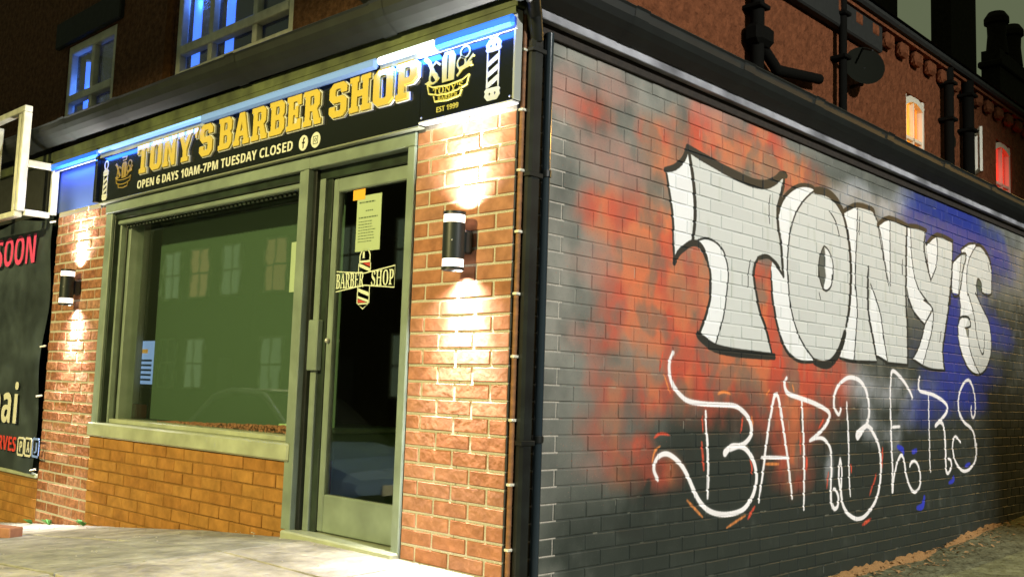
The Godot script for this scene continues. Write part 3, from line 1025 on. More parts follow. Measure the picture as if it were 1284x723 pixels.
func setup_camera_and_light() -> void:
	var cam := Camera3D.new()
	cam.name = "camera"
	add_child(cam)
	cam.transform = Transform3D(Basis(Vector3(0.72301, 0.032987, -0.690049), Vector3(0.045897, 0.994359, 0.095624), Vector3(0.689311, -0.100808, 0.717418)), Vector3(2.9372, 0.7985, 3.0519))
	cam.fov = 32.468
	cam.near = 0.05
	cam.far = 400.0
	cam.current = true
	var env := Environment.new()
	env.background_mode = Environment.BG_SKY
	var sm := ProceduralSkyMaterial.new()
	sm.sky_top_color = lin(0.115, 0.135, 0.075)
	sm.sky_horizon_color = lin(0.125, 0.145, 0.08)
	sm.sky_curve = 0.12
	sm.ground_bottom_color = lin(0.03, 0.03, 0.02)
	sm.ground_horizon_color = lin(0.06, 0.065, 0.04)
	sm.sun_angle_max = 0.0
	var sky := Sky.new()
	sky.sky_material = sm
	env.sky = sky
	env.tonemap_mode = Environment.TONE_MAPPER_LINEAR
	env.tonemap_exposure = 1.0
	env.sdfgi_enabled = true
	env.ssao_enabled = true
	env.ssil_enabled = true
	var we := WorldEnvironment.new()
	we.name = "world_environment"
	we.environment = env
	add_child(we)
	var moon := DirectionalLight3D.new()
	moon.name = "moonlight"
	moon.light_energy = 0.012
	moon.light_color = Color(0.8, 0.88, 1.0)
	moon.light_angular_distance = 0.5
	moon.shadow_enabled = true
	add_child(moon)
	moon.look_at_from_position(Vector3(-4, 12, 6), Vector3.ZERO)

func make_materials() -> void:
	var fine := noise_tex("fine", 0.62, 1.0, 0.03, 3)
	var patch := noise_tex("patch", 0.5, 1.0, 0.008, 9)
	var speck := noise_tex("speck", 0.7, 1.0, 0.09, 12, 3)
	var rough_b := bump_tex("rough_bump", 0.05, 4, 6.0)
	var bs := []
	for c in [[0.42, 0.19, 0.11], [0.4, 0.175, 0.095], [0.44, 0.208, 0.125], [0.38, 0.165, 0.09], [0.42, 0.2, 0.125]]:
		bs.append(grain("front_brick_%d" % bs.size(), lin(c[0], c[1], c[2]), 0.85, noise_tex("mild", 0.76, 1.0, 0.02, 8), 1.1, rough_b, 0.12))
	mats["front_bricks"] = bs
	var rs := []
	for c in [[0.4, 0.19, 0.052], [0.385, 0.178, 0.05], [0.41, 0.2, 0.056], [0.37, 0.168, 0.046]]:
		rs.append(grain("riser_brick_%d" % rs.size(), lin(c[0], c[1], c[2]), 0.8, noise_tex("mild", 0.76, 1.0, 0.02, 8), 0.8, rough_b, 0.12))
	mats["riser_bricks"] = rs
	var ls := []
	for c in [[0.46, 0.22, 0.13], [0.42, 0.19, 0.1], [0.5, 0.26, 0.17], [0.36, 0.15, 0.08]]:
		ls.append(grain("pier_brick_%d" % ls.size(), lin(c[0], c[1], c[2]), 0.85, fine, 1.6, rough_b, 0.3))
	mats["pier_bricks"] = ls
	grain("pale_mortar", lin(0.6, 0.56, 0.47), 0.95, speck, 3.0)
	grain("riser_mortar", lin(0.3, 0.15, 0.045), 0.95, speck, 3.0)
	grain("olive_frame", lin(0.215, 0.27, 0.215), 0.45, noise_tex("soft_patch", 0.8, 1.0, 0.012, 19), 0.6)
	grain("dark_frame", lin(0.03, 0.05, 0.03), 0.4, patch, 0.9)
	grain("steel_sill", lin(0.42, 0.46, 0.33), 0.34, noises["soft_patch"], 0.7)
	grain("concrete", lin(0.36, 0.37, 0.3), 0.88, noise_tex("concrete", 0.66, 1.0, 0.012, 31, 5, 512), 0.45, rough_b, 0.5)
	grain("asphalt", lin(0.09, 0.09, 0.075), 0.9, speck, 1.2, rough_b, 1.0)
	grain("side_paving", lin(0.19, 0.2, 0.12), 0.92, noise_tex("concrete", 0.66, 1.0, 0.012, 31, 5, 512), 0.6, rough_b, 0.8)
	grain("kerb_stone", lin(0.42, 0.4, 0.32), 0.85, fine, 1.5)
	grain("black_plastic", lin(0.011, 0.015, 0.013), 0.42, patch, 1.3)
	grain("gutter_plastic", lin(0.009, 0.013, 0.01), 0.6, patch, 1.1)
	grain("grey_fascia", lin(0.46, 0.47, 0.51), 0.55, patch, 0.6)
	grain("dark_timber", lin(0.028, 0.02, 0.012), 0.85, fine, 1.5)
	grain("olive_soffit", lin(0.13, 0.16, 0.06), 0.6, patch, 0.8)
	grain("sooty_brick", lin(0.19, 0.093, 0.05), 0.9, fine, 1.2, rough_b, 0.8)
	grain("terrace_brick", lin(0.2, 0.07, 0.03), 0.9, noise_tex("terrace", 0.74, 1.0, 0.03, 77, 4), 0.5, rough_b, 1.0)
	grain("slate", lin(0.014, 0.016, 0.013), 0.8, fine, 1.0)
	grain("dark_stack_brick", lin(0.022, 0.018, 0.01), 0.9, fine, 0.8)
	flat("matte_black", lin(0.006, 0.006, 0.005), 0.8).metallic_specular = 0.1
	flat("dish_grey", lin(0.01, 0.011, 0.008), 0.8).metallic_specular = 0.1
	flat("sign_black", lin(0.008, 0.01, 0.009), 0.16)
	flat("lamp_black", lin(0.014, 0.018, 0.018), 0.35)
	flat("white_paint", lin(0.62, 0.6, 0.48), 0.5)
	grain("cream_timber", lin(0.74, 0.73, 0.6), 0.6, noises["soft_patch"], 1.0)
	flat("paper", lin(0.34, 0.42, 0.25), 0.8)
	flat("ink", lin(0.06, 0.09, 0.05), 0.8)
	glass = StandardMaterial3D.new()
	glass.resource_name = "window_glass"
	glass.albedo_color = Color(0.05, 0.07, 0.05, 0.04)
	glass.transparency = BaseMaterial3D.TRANSPARENCY_ALPHA
	glass.roughness = 0.02
	glass.metallic_specular = 0.65
	var hazy := glass.duplicate()
	hazy.resource_name = "hazy_glass"
	hazy.albedo_color = Color(0.55, 0.66, 0.56, 0.018)  # pale haze over the pane put into its colour
	hazy.normal_enabled = true
	hazy.normal_texture = bump_tex("pane_wave", 0.006, 15, 2.0)
	hazy.normal_scale = 0.025
	hazy.uv1_triplanar = true
	hazy.uv1_world_triplanar = true
	hazy.uv1_scale = Vector3.ONE * 0.7
	mats["hazy_glass"] = hazy

func build_ground() -> void:
	# the street itself, one sheet out to the horizon
	var b := MB.new()
	b.box(Vector3(-150, -1.6, -150), Vector3(150, -0.78, 150))
	structure("ground", b, mats["asphalt"])
	# side road and front road
	b = MB.new()
	for i in 30:
		var z0 := -30.0 + i * 1.2
		for k in 6:
			var xa := 0.93 + k * 1.2
			b.quad(Vector3(xa, gy(1, z0) - 0.1, z0), Vector3(xa + 1.2, gy(1, z0) - 0.1, z0), Vector3(xa + 1.2, gy(1, z0 + 1.2) - 0.1, z0 + 1.2), Vector3(xa, gy(1, z0 + 1.2) - 0.1, z0 + 1.2), Vector3.UP)
	structure("side_road", b, mats["asphalt"])
	b = MB.new()
	for i in 34:
		var xa := -34.0 + i * 1.02
		b.quad(Vector3(xa, gy(xa, 3) - 0.13, 2.72), Vector3(xa + 1.02, gy(xa + 1.02, 3) - 0.13, 2.72), Vector3(xa + 1.02, gy(xa + 1.02, 3) - 0.16, 10), Vector3(xa, gy(xa, 3) - 0.16, 10), Vector3.UP)
	structure("front_road", b, mats["asphalt"])
	# front pavement: a bed and separate concrete flags
	var bed := MB.new()
	var bx := []
	for i in 43:
		bx.append(-40.0 + i * 0.9)
	for i in 30:
		bx.append(-2.1 + i * 0.09)
	for i in bx.size() - 1:
		for k in 3:
			var p := []
			for o in [[0, 0], [1, 0], [1, 1], [0, 1]]:
				var x: float = bx[i + o[0]]
				var z: float = (k + o[1]) * 0.86
				p.append(Vector3(x, gy(x, z) - 0.03, z))
			bed.quad(p[0], p[1], p[2], p[3], Vector3.UP)
	var pave := structure("pavement", bed, grain("joint_dirt", lin(0.13, 0.12, 0.085), 0.95, noises["speck"], 2.0))
	var rng := RandomNumberGenerator.new()
	rng.seed = 44
	var tones := []
	for c in [[0.46, 0.44, 0.38], [0.42, 0.41, 0.35], [0.49, 0.46, 0.4], [0.44, 0.42, 0.38]]:
		tones.append(grain("flag_%d" % tones.size(), lin(c[0], c[1], c[2]), 0.86, noises["concrete"], 0.5, noises["rough_bump"], 0.5))
	var xs := [-8.2, -7.0, -5.9, -4.75, -3.55, -2.45, -1.35, -0.5, -0.14, 0.1, 0.36]
	var zs := [0.004, 0.52, 1.3, 2.08, 2.58]
	for i in xs.size() - 1:
		for k in zs.size() - 1:
			var a := MB.new()
			var sh := 0.18 if k % 2 == 1 else 0.0
			flag(a, xs[i] + (sh if i < 6 else 0.0), xs[i + 1] + (sh if i < 5 else 0.0), zs[k], zs[k + 1], rng)
			part(pave, "flagstone", a, tones[rng.randi() % 4])
	var kerb := MB.new()
	for i in 12:
		var xa := -10.0 + i * 0.9
		var j := 0.006
		var q := [Vector3(xa + j, 0, 2.585), Vector3(xa + 0.9, 0, 2.585), Vector3(xa + 0.9, 0, 2.71), Vector3(xa + j, 0, 2.71)]
		for n in 4:
			q[n].y = gy(q[n].x, 2.6)
		kerb.quad(q[0], q[1], q[2], q[3], Vector3.UP)
		var dn := Vector3(0, -0.3, 0)
		kerb.quad(q[3], q[2], q[2] + dn, q[3] + dn, Vector3.BACK)
		kerb.quad(q[0], q[3], q[3] + dn, q[0] + dn, Vector3.LEFT)
		kerb.quad(q[1], q[2], q[2] + dn, q[1] + dn, Vector3.RIGHT)
	structure("front_kerb", kerb, mats["kerb_stone"])
	# side pavement
	b = MB.new()
	for i in 60:
		var z0 := 2.4 - i * 0.42
		for k in 5:
			var x0 := 0.0 + k * 0.16
			var p := []
			for o in [[0, 0], [1, 0], [1, 1], [0, 1]]:
				var x: float = x0 + o[0] * 0.16
				var z: float = z0 - o[1] * 0.42
				p.append(Vector3(x, gy(x, z) - (0.012 if z > -0.1 else 0.0) + 0.006 * sin(z * 3.1 + x * 9.0), z))
			b.quad(p[0], p[1], p[2], p[3], Vector3.UP)
	structure("side_pavement", b, mats["side_paving"])
	for i in 16:
		var z0 := -1.0 - i * 0.92
		var m := MB.new()
		var lo := gy(0.85, z0) - 0.3
		m.box(Vector3(0.805, lo, z0 - 0.91), Vector3(0.925, gy(0.85, z0 - 0.45) + 0.008, z0), 0.012)
		var k := structure("kerb", m, mats["kerb_stone"])
		k.name = "kerb_stone" if i == 0 else "kerb_stone_%03d" % i

func flag(a: MB, x0: float, x1: float, z0: float, z1: float, rng: RandomNumberGenerator) -> void:
	var j := 0.008
	var lift := rng.randf_range(-0.002, 0.003)
	var q := [Vector3(x0 + j, 0, z0 + j), Vector3(x1 - j, 0, z0 + j), Vector3(x1 - j, 0, z1 - j), Vector3(x0 + j, 0, z1 - j)]
	for n in 4:
		q[n].y = gy(q[n].x, q[n].z) + lift + rng.randf_range(-0.0015, 0.0015)
	var e := []
	var mid: Vector3 = (q[0] + q[1] + q[2] + q[3]) / 4.0
	for n in 4:
		e.append(q[n].lerp(mid, 0.008))
	a.quad(e[0], e[1], e[2], e[3], Vector3.UP)
	for n in 4:
		var k := (n + 1) % 4
		var d := Vector3(0, -0.004, 0)
		a.quad(e[n], e[k], q[k] + d, q[n] + d, Vector3.UP + (q[n] - mid))
		a.quad(q[n] + d, q[k] + d, q[k] + d * 8.0, q[n] + d * 8.0, (q[n] + q[k]) * 0.5 - mid)

var shop: Node3D

func build_shop() -> void:
	shop = thing("barber_shop", "single-storey corner barber shop with brick piers, glazed front and a spray-painted side wall", "shop", Vector3(0, -0.35, 0))
	var slope := func(x: float) -> float: return gy(x, 0.0) - 0.02
	# right pier
	var p := part(shop, "right_pier", MB.new().box(Vector3(-0.66, -0.5, -0.34), Vector3(-0.004, 2.05, -0.0045)), mats["pale_mortar"])
	p.set_meta("label", "orange brick pier between the shop door and the corner")
	bond(p, -0.66, -0.004, slope, 2.035, mats["front_bricks"], 0.011, 3)
	# left pier
	p = part(shop, "left_pier", MB.new().box(Vector3(-4.94, -0.6, -0.34), Vector3(-4.075, 2.05, -0.005)), mats["pale_mortar"])
	p.set_meta("label", "worn reddish brick pier between the shop window and the dark banner")
	bond(p, -4.94, -4.078, slope, 2.035, mats["pier_bricks"], 0.013, 7, true, 0.003)
	# wall under the window
	p = part(shop, "stall_riser", MB.new().box(Vector3(-4.074, -0.6, -0.3), Vector3(-1.606, 0.37, -0.006)), mats["riser_mortar"])
	p.set_meta("label", "low ochre brick wall under the shop window")
	bond(p, -4.074, -1.61, slope, 0.372, mats["riser_bricks"], 0.008, 9, false, 0.003)
	part(shop, "riser_end", MB.new().box(Vector3(-1.606, -0.05, -0.1), Vector3(-1.588, 0.37, 0.002), 0.003), mats["pale_mortar"])
	# side wall: painted bricks over a painted bed
	var mural := StandardMaterial3D.new()
	mural.resource_name = "mural_paint"
	mural.albedo_texture = paint_mural()
	mural.roughness = 0.62
	mural.vertex_color_use_as_albedo = true
	mural.texture_repeat = false
	var bed := MB.new()
	var q := [Vector3(-0.0042, -0.6, -0.002), Vector3(-0.0042, -0.6, -7.3), Vector3(-0.0042, 2.42, -7.3), Vector3(-0.0042, 2.42, -0.002)]
	bed.quad(q[0], q[1], q[2], q[3], Vector3.RIGHT, q.map(wall_uv))
	bed.quad(q[0] + Vector3(-0.3, 0, 0), q[1] + Vector3(-0.3, 0, 0), q[2] + Vector3(-0.3, 0, 0), q[3] + Vector3(-0.3, 0, 0), Vector3.LEFT)
	bed.quad(q[1], q[2], q[2] + Vector3(-0.3, 0, 0), q[1] + Vector3(-0.3, 0, 0), Vector3.FORWARD)
	p = part(shop, "side_wall", bed, mural)
	p.set_meta("label", "side wall with large white block lettering and a white script word on red, grey and blue spray paint")
	var rng := RandomNumberGenerator.new()
	rng.seed = 71
	var near := []
	for r in range(-6, 32):
		var y0 := r * 0.075
		var y1 := minf(y0 + 0.0685, 2.388)
		if y1 - y0 < 0.02:
			continue
		var e := 0.2099 if posmod(r, 2) == 0 else 0.0974
		var s := 0.003
		while s < 7.29:
			var t := minf(e, 7.297)
			if t - s > 0.02:
				near.append([s, t - 0.0065, y0, y1])
			s = t
			e += 0.225
	# nearest bricks singly, the rest of the wall as one part
	var order := near.duplicate()
	order.sort_custom(func(a, c): return a[0] * 1.0 + absf(a[2] - 1.0) * 0.25 < c[0] * 1.0 + absf(c[2] - 1.0) * 0.25)
	var rest := MB.new()
	for i in order.size():
		var o: Array = order[i]
		if i < 300:
			var one := MB.new()
			painted_brick(one, o[0], o[1], o[2], o[3], 0.0, -0.0042, rng)
			part(p, "brick", one, mural)
		else:
			painted_brick(rest, o[0], o[1], o[2], o[3], 0.0, -0.0042, rng)
	var rp := part(p, "far_bricks", rest, mural)
	rp.set_meta("kind", "stuff")
	# room behind the glass
	var room := MB.new()
	var lo := Vector3(-4.9, -0.3, -3.4)
	var hi := Vector3(-0.32, 2.3, -0.33)
	room.quad(Vector3(lo.x, lo.y, lo.z), Vector3(hi.x, lo.y, lo.z), Vector3(hi.x, hi.y, lo.z), Vector3(lo.x, hi.y, lo.z), Vector3.BACK)
	room.quad(Vector3(lo.x, lo.y, lo.z), Vector3(lo.x, hi.y, lo.z), Vector3(lo.x, hi.y, hi.z), Vector3(lo.x, lo.y, hi.z), Vector3.RIGHT)
	room.quad(Vector3(hi.x, lo.y, lo.z), Vector3(hi.x, hi.y, lo.z), Vector3(hi.x, hi.y, hi.z), Vector3(hi.x, lo.y, hi.z), Vector3.LEFT)
	room.quad(Vector3(lo.x, hi.y, lo.z), Vector3(hi.x, hi.y, lo.z), Vector3(hi.x, hi.y, -0.02), Vector3(lo.x, hi.y, -0.02), Vector3.DOWN)
	part(shop, "room_walls", room, flat("room_paint", lin(0.16, 0.17, 0.14), 0.8))
	part(shop, "room_floor", MB.new().box(Vector3(lo.x, -0.3, lo.z), Vector3(hi.x, -0.012, -0.115)), flat("room_floor", lin(0.1, 0.1, 0.085), 0.5))

func build_roof_edge() -> void:
	# front: wall above the sign, soffit, fascia, gutter; side: wall plate, fascia, gutter
	part(shop, "front_beam", MB.new().box(Vector3(-4.94, 2.05, -0.33), Vector3(-0.006, 2.6, -0.002)), mats["dark_timber"])
	part(shop, "soffit", MB.new().box(Vector3(-7.5, 2.462, -0.001), Vector3(0.035, 2.53, 0.058), 0.004), mats["olive_soffit"])
	part(shop, "wall_plate", MB.new().box(Vector3(-0.3, 2.39, -7.3), Vector3(0.016, 2.6, -0.02), 0.003), mats["dark_timber"])
	part(shop, "side_fascia", MB.new().box(Vector3(0.017, 2.444, -7.35), Vector3(0.056, 2.63, -0.001), 0.003), mats["grey_fascia"])
	var roof := MB.new()
	roof.quad(Vector3(0.1, 2.645, 0.1), Vector3(-8, 2.645, 0.1), Vector3(-8, 2.82, -0.33), Vector3(-1.45, 2.82, -0.33), Vector3.UP)
	roof.quad(Vector3(0.1, 2.645, 0.1), Vector3(0.1, 2.645, -7.4), Vector3(-2.5, 3.25, -7.4), Vector3(-2.5, 3.25, -0.5), Vector3.UP)
	roof.quad(Vector3(0.1, 2.645, 0.1), Vector3(-1.45, 2.82, -0.33), Vector3(-2.5, 3.25, -0.5), Vector3(-2.5, 3.25, -0.6), Vector3.UP)
	part(shop, "roof", roof, mats["slate"])
	var prof := [Vector2(0.057, 2.63), Vector2(0.058, 2.492), Vector2(0.064, 2.487), Vector2(0.085, 2.5), Vector2(0.118, 2.524), Vector2(0.146, 2.553), Vector2(0.162, 2.585), Vector2(0.168, 2.622), Vector2(0.176, 2.632), Vector2(0.17, 2.638), Vector2(0.162, 2.63), Vector2(0.154, 2.59), Vector2(0.138, 2.562), Vector2(0.08, 2.512)]
	# side gutter in lengths, with unions
	var g := MB.new()
	g.sweep(prof, func(q): return Vector3(q.x, q.y, 0.06), func(q): return Vector3(q.x, q.y, -7.5))
	var gut := part(shop, "side_gutter", g, mats["gutter_plastic"])
	for s in [0.62, 1.62, 2.45, 3.5, 4.55, 5.6, 6.6]:
		var u := MB.new()
		var grown := []
		for q in prof.slice(0, 9):
			grown.append(Vector2(0.11, 2.55) + (q - Vector2(0.11, 2.55)) * 1.06)
		u.sweep(grown, func(q): return Vector3(q.x, q.y, -s), func(q): return Vector3(q.x, q.y, -s - 0.11))
		part(gut, "gutter_union", u, mats["gutter_plastic"])
	g = MB.new()
	g.sweep(prof, func(q): return Vector3(0.06, q.y + 0.012, q.x + 0.02), func(q): return Vector3(-7.5, q.y + 0.1, q.x + 0.02))
	gut = part(shop, "front_gutter", g, mats["gutter_plastic"])
	for s in [0.75, 2.1, 3.62, 4.5, 5.3]:
		var u := MB.new()
		var dy: float = 0.012 + 0.088 * s / 7.5
		var grown := []
		for q in prof.slice(0, 9):
			grown.append(Vector2(0.11, 2.55) + (q - Vector2(0.11, 2.55)) * 1.07)
		u.sweep(grown, func(q): return Vector3(-s, q.y + dy, q.x + 0.02), func(q): return Vector3(-s - 0.1, q.y + dy, q.x + 0.02))
		part(gut, "gutter_union", u, mats["gutter_plastic"])
	# stop end that closes the gutter at the corner
	part(shop, "gutter_stop_end", MB.new().box(Vector3(0.045, 2.47, 0.055), Vector3(0.182, 2.64, 0.2), 0.012), mats["black_plastic"])

func build_sign() -> void:
	var s := thing("shop_sign", "long black fascia sign with raised gold slab letters over the shop window and door", "sign", Vector3(-2.3, 2.035, 0.0))
	part(s, "panel", MB.new().box(Vector3(-4.13, 2.035, 0.001), Vector3(-0.609, 2.455, 0.04), 0.003), mats["sign_black"])
	part(s, "end_panel", MB.new().box(Vector3(-0.605, 2.05, 0.001), Vector3(0.008, 2.457, 0.042), 0.003), mats["sign_black"])
	part(s, "bottom_trim", MB.new().box(Vector3(-0.607, 2.038, 0.001), Vector3(0.012, 2.0485, 0.047), 0.002), flat("bright_trim", lin(0.6, 0.6, 0.58), 0.3))
	part(s, "bottom_trim", MB.new().box(Vector3(-4.13, 2.025, 0.001), Vector3(-0.61, 2.0345, 0.043), 0.002), flat("dull_trim", lin(0.2, 0.22, 0.16), 0.4))
	part(s, "end_trim", MB.new().box(Vector3(0.0085, 2.05, 0.001), Vector3(0.02, 2.457, 0.046), 0.002), flat("end_trim", lin(0.3, 0.32, 0.28), 0.4))
	part(s, "return_panel", MB.new().box(Vector3(-4.17, 2.04, 0.001), Vector3(-4.134, 2.44, 0.07), 0.002), mats["sign_black"])
	block_word(s, "TONY'S", -3.52, -2.52, 2.163, 0.2, 0.04)
	block_word(s, "BARBER", -2.448, -1.39, 2.172, 0.195, 0.04)
	block_word(s, "SHOP", -1.32, -0.615, 2.178, 0.185, 0.04)
	var white := flat("white_vinyl", lin(0.6, 0.6, 0.52), 0.5)
	text(s, "opening_hours", "OPEN 6 DAYS 10AM-7PM TUESDAY CLOSED", 0.058, 1.86, Vector3(-3.53, 2.066, 0.0402), white, true)
	for k in 2:
		var c := Vector2(-1.568 + 0.113 * k, 2.093)
		var disc := PackedVector2Array(ring_pts(c, 0.043, 0.043, 0, TAU * 23.0 / 24.0, 23))
		if k == 0:
			part(s, "social_icon", MB.new().plate(disc, [PackedVector2Array([c + Vector2(-0.006, -0.03), c + Vector2(0.005, -0.03), c + Vector2(0.005, -0.004), c + Vector2(0.014, -0.004), c + Vector2(0.014, 0.006), c + Vector2(0.005, 0.006), c + Vector2(0.006, 0.018), c + Vector2(0.015, 0.02), c + Vector2(0.015, 0.03), c + Vector2(-0.001, 0.028), c + Vector2(-0.006, 0.018), c + Vector2(-0.006, 0.006), c + Vector2(-0.014, 0.006), c + Vector2(-0.014, -0.004), c + Vector2(-0.006, -0.004)])], 0.0402, 0.043), white)
		else:
			var i := part(s, "social_icon", MB.new().plate(disc, [], 0.0402, 0.042), white)
			part(i, "camera_outline", MB.new().band([c + Vector2(-0.02, -0.02), c + Vector2(0.02, -0.02), c + Vector2(0.02, 0.02), c + Vector2(-0.02, 0.02)], 0.005, 0.0421, 0.0435, Transform3D(), true), mats["ink"])
			part(i, "camera_lens", MB.new().band(ring_pts(c, 0.009, 0.009, 0, TAU * 11.0 / 12.0, 11), 0.004, 0.0421, 0.0435, Transform3D(), true), mats["ink"])
	var gold := flat("gold_print", lin(0.5, 0.45, 0.1), 0.45)
	pole_emblem(s, -4.04, 2.045, 2.33, 0.085, 0.0402, white)
	mug_emblem(s, -3.885, -3.615, 2.11, 2.325, 0.0402, flat("dull_gold_print", lin(0.3, 0.2, 0.03), 0.45), false)
	pole_emblem(s, -0.115, 2.068, 2.425, 0.1, 0.0422, flat("pale_print", lin(0.52, 0.56, 0.62), 0.45))
	mug_emblem(s, -0.58, -0.24, 2.13, 2.405, 0.0422, gold, true)
	text(s, "founding_year", "EST 1999", 0.026, 0.15, Vector3(-0.483, 2.074, 0.0422), gold, true)
	for q in [[-0.59, 2.44], [-0.005, 2.44], [-0.59, 2.065], [-0.005, 2.065]]:
		part(s, "screw", MB.new().ball(Vector3(q[0], q[1], 0.043), 0.006, 8), flat("screw_steel", lin(0.5, 0.5, 0.48), 0.3, 0.6))
	s.get_node("panel").set_meta("label", "long black panel with gold letters")
	s.get_node("end_panel").set_meta("label", "black end panel with mug emblem and barber pole emblem")

func bar(x0: float, x1: float, y0: float, y1: float, z0: float, z1: float, bev := 0.004) -> MB:
	return MB.new().box(Vector3(x0, y0, z0), Vector3(x1, y1, z1), bev)

func build_window() -> void:
	var w := thing("shop_window", "wide shop window in an olive metal frame with a drawn green blind", "window", Vector3(-2.85, 0.375, -0.1))
	var of: Material = mats["olive_frame"]
	var df: Material = mats["dark_frame"]
	part(w, "sill", MB.new().box(Vector3(-4.09, 0.374, -0.16), Vector3(-1.592, 0.47, 0.022), 0.01), mats["steel_sill"])
	part(w, "sill_upstand", bar(-3.96, -1.66, 0.4705, 0.5, -0.17, -0.06), mats["steel_sill"])
	# head: sign underside, shutter box and track
	part(w, "head", bar(-4.07, -1.545, 1.952, 2.022, -0.12, 0.012), of)
	part(w, "shutter_box", bar(-4.0, -1.66, 1.905, 1.951, -0.12, -0.022), df)
	part(w, "shutter_track", bar(-3.98, -1.66, 1.87, 1.9, -0.1, -0.035, 0.006), of)
	# comb-like lower edge of the rolled shutter
	for i in 46:
		var x := -3.9 + i * 0.0485
		part(w, "shutter_tooth", bar(x, x + 0.026, 1.85, 1.871, -0.09, -0.07, 0.003), df)
	# left jamb: stepped profiles back to the glass
	part(w, "jamb", bar(-4.07, -3.975, 0.47, 1.951, -0.06, 0.004), of)
	part(w, "guide_rail", bar(-3.972, -3.95, 0.47, 1.93, -0.2, -0.012, 0.002), df)
	part(w, "guide_rail", bar(-3.949, -3.926, 0.47, 1.905, -0.2, -0.05, 0.003), of)
	part(w, "guide_rail", bar(-3.926, -3.915, 0.47, 1.905, -0.2, -0.085, 0.002), df)
	part(w, "inner_jamb", bar(-3.914, -3.878, 0.5, 1.905, -0.2, -0.098, 0.003), of)
	part(w, "mullion", bar(-1.64, -1.592, 0.02, 1.951, -0.14, 0.006), of)
	part(w, "mullion", bar(-1.588, -1.547, 0.02, 1.951, -0.14, 0.014), of)
	part(w, "pane", bar(-3.9, -1.645, 0.5, 1.905, -0.156, -0.15, 0.0), mats["hazy_glass"])
	# blind of many folds behind the pane
	part(w, "blind", MB.new().box(Vector3(-3.87, 0.5, -0.34), Vector3(-1.66, 1.885, -0.33), 0.002), grain("blind_cloth", lin(0.042, 0.1, 0.048), 0.9, noise_tex("weave", 0.78, 1.0, 0.2, 66, 2), 2.0))
	part(w, "blind_rail", bar(-3.88, -1.66, 1.885, 1.92, -0.35, -0.315), df)
	part(w, "window_board", bar(-4.3, -1.66, 0.46, 0.497, -0.9, -0.172), df)
	# white notice stuck inside, by the mullion
	var nt := solo("paper_notice", "narrow white notice stuck inside the shop window by the post", "notice", bar(-1.93, -1.865, 1.31, 1.6, -0.16, -0.158, 0.0), flat("notice_paper", lin(0.4, 0.5, 0.33), 0.8))
	nt.set_meta("label", "narrow pale notice stuck inside the shop window beside the door post")
	# gravel-like strip of dried moss along the window board
	var rng := RandomNumberGenerator.new()
	rng.seed = 91
	var m := MB.new()
	for i in 1700:
		var t := pow(rng.randf(), 0.7)
		var x := lerpf(-3.5, -1.75, t)
		var y := 0.497 + rng.randf() * 0.05 * t
		var s := rng.randf_range(0.003, 0.009)
		m.box(Vector3(-s, -s * 0.6, -s), Vector3(s, s * 0.6, s), 0.003, Transform3D(Basis.from_euler(Vector3(rng.randf() * 3, rng.randf() * 3, rng.randf() * 3)), Vector3(x, y, -0.2 - rng.randf() * 0.07)))
	var st := solo("moss_strip", "brown strip of dried chippings along the inside window board", "chippings", m, flat("brown_chip", lin(0.3, 0.13, 0.06), 0.9))
	st.set_meta("kind", "stuff")
	# lit screen in the gap beside the blind
	var sc := thing("lit_screen", "small lit blue and white screen inside the window beside the blind", "screen", Vector3(-4.05, 0.72, -0.36))
	part(sc, "casing", bar(-4.2, -3.915, 0.72, 1.07, -0.385, -0.36), mats["lamp_black"])
	part(sc, "display", bar(-4.19, -3.925, 0.745, 1.06, -0.359, -0.357, 0.0), glow("screen_glow", Color(0.62, 0.78, 0.95), 0.6))
	part(sc, "display_line", bar(-4.17, -4.02, 0.97, 1.0, -0.3565, -0.3555, 0.0), glow("screen_gold", Color(0.9, 0.7, 0.3), 0.5))
	for i in 5:
		part(sc, "display_line", bar(-4.17, -3.95, 0.77 + i * 0.035, 0.785 + i * 0.035, -0.3565, -0.3555, 0.0), flat("screen_ink", lin(0.08, 0.2, 0.4), 0.6))
	part(sc, "stand", bar(-4.14, -3.98, 0.497, 0.72, -0.39, -0.37), mats["lamp_black"])
	solo("red_box", "small red box on the window board under the lit screen", "box", MB.new().box(Vector3(-4.16, 0.498, -0.34), Vector3(-3.93, 0.6, -0.25), 0.008), flat("red_card", lin(0.28, 0.03, 0.025), 0.6))

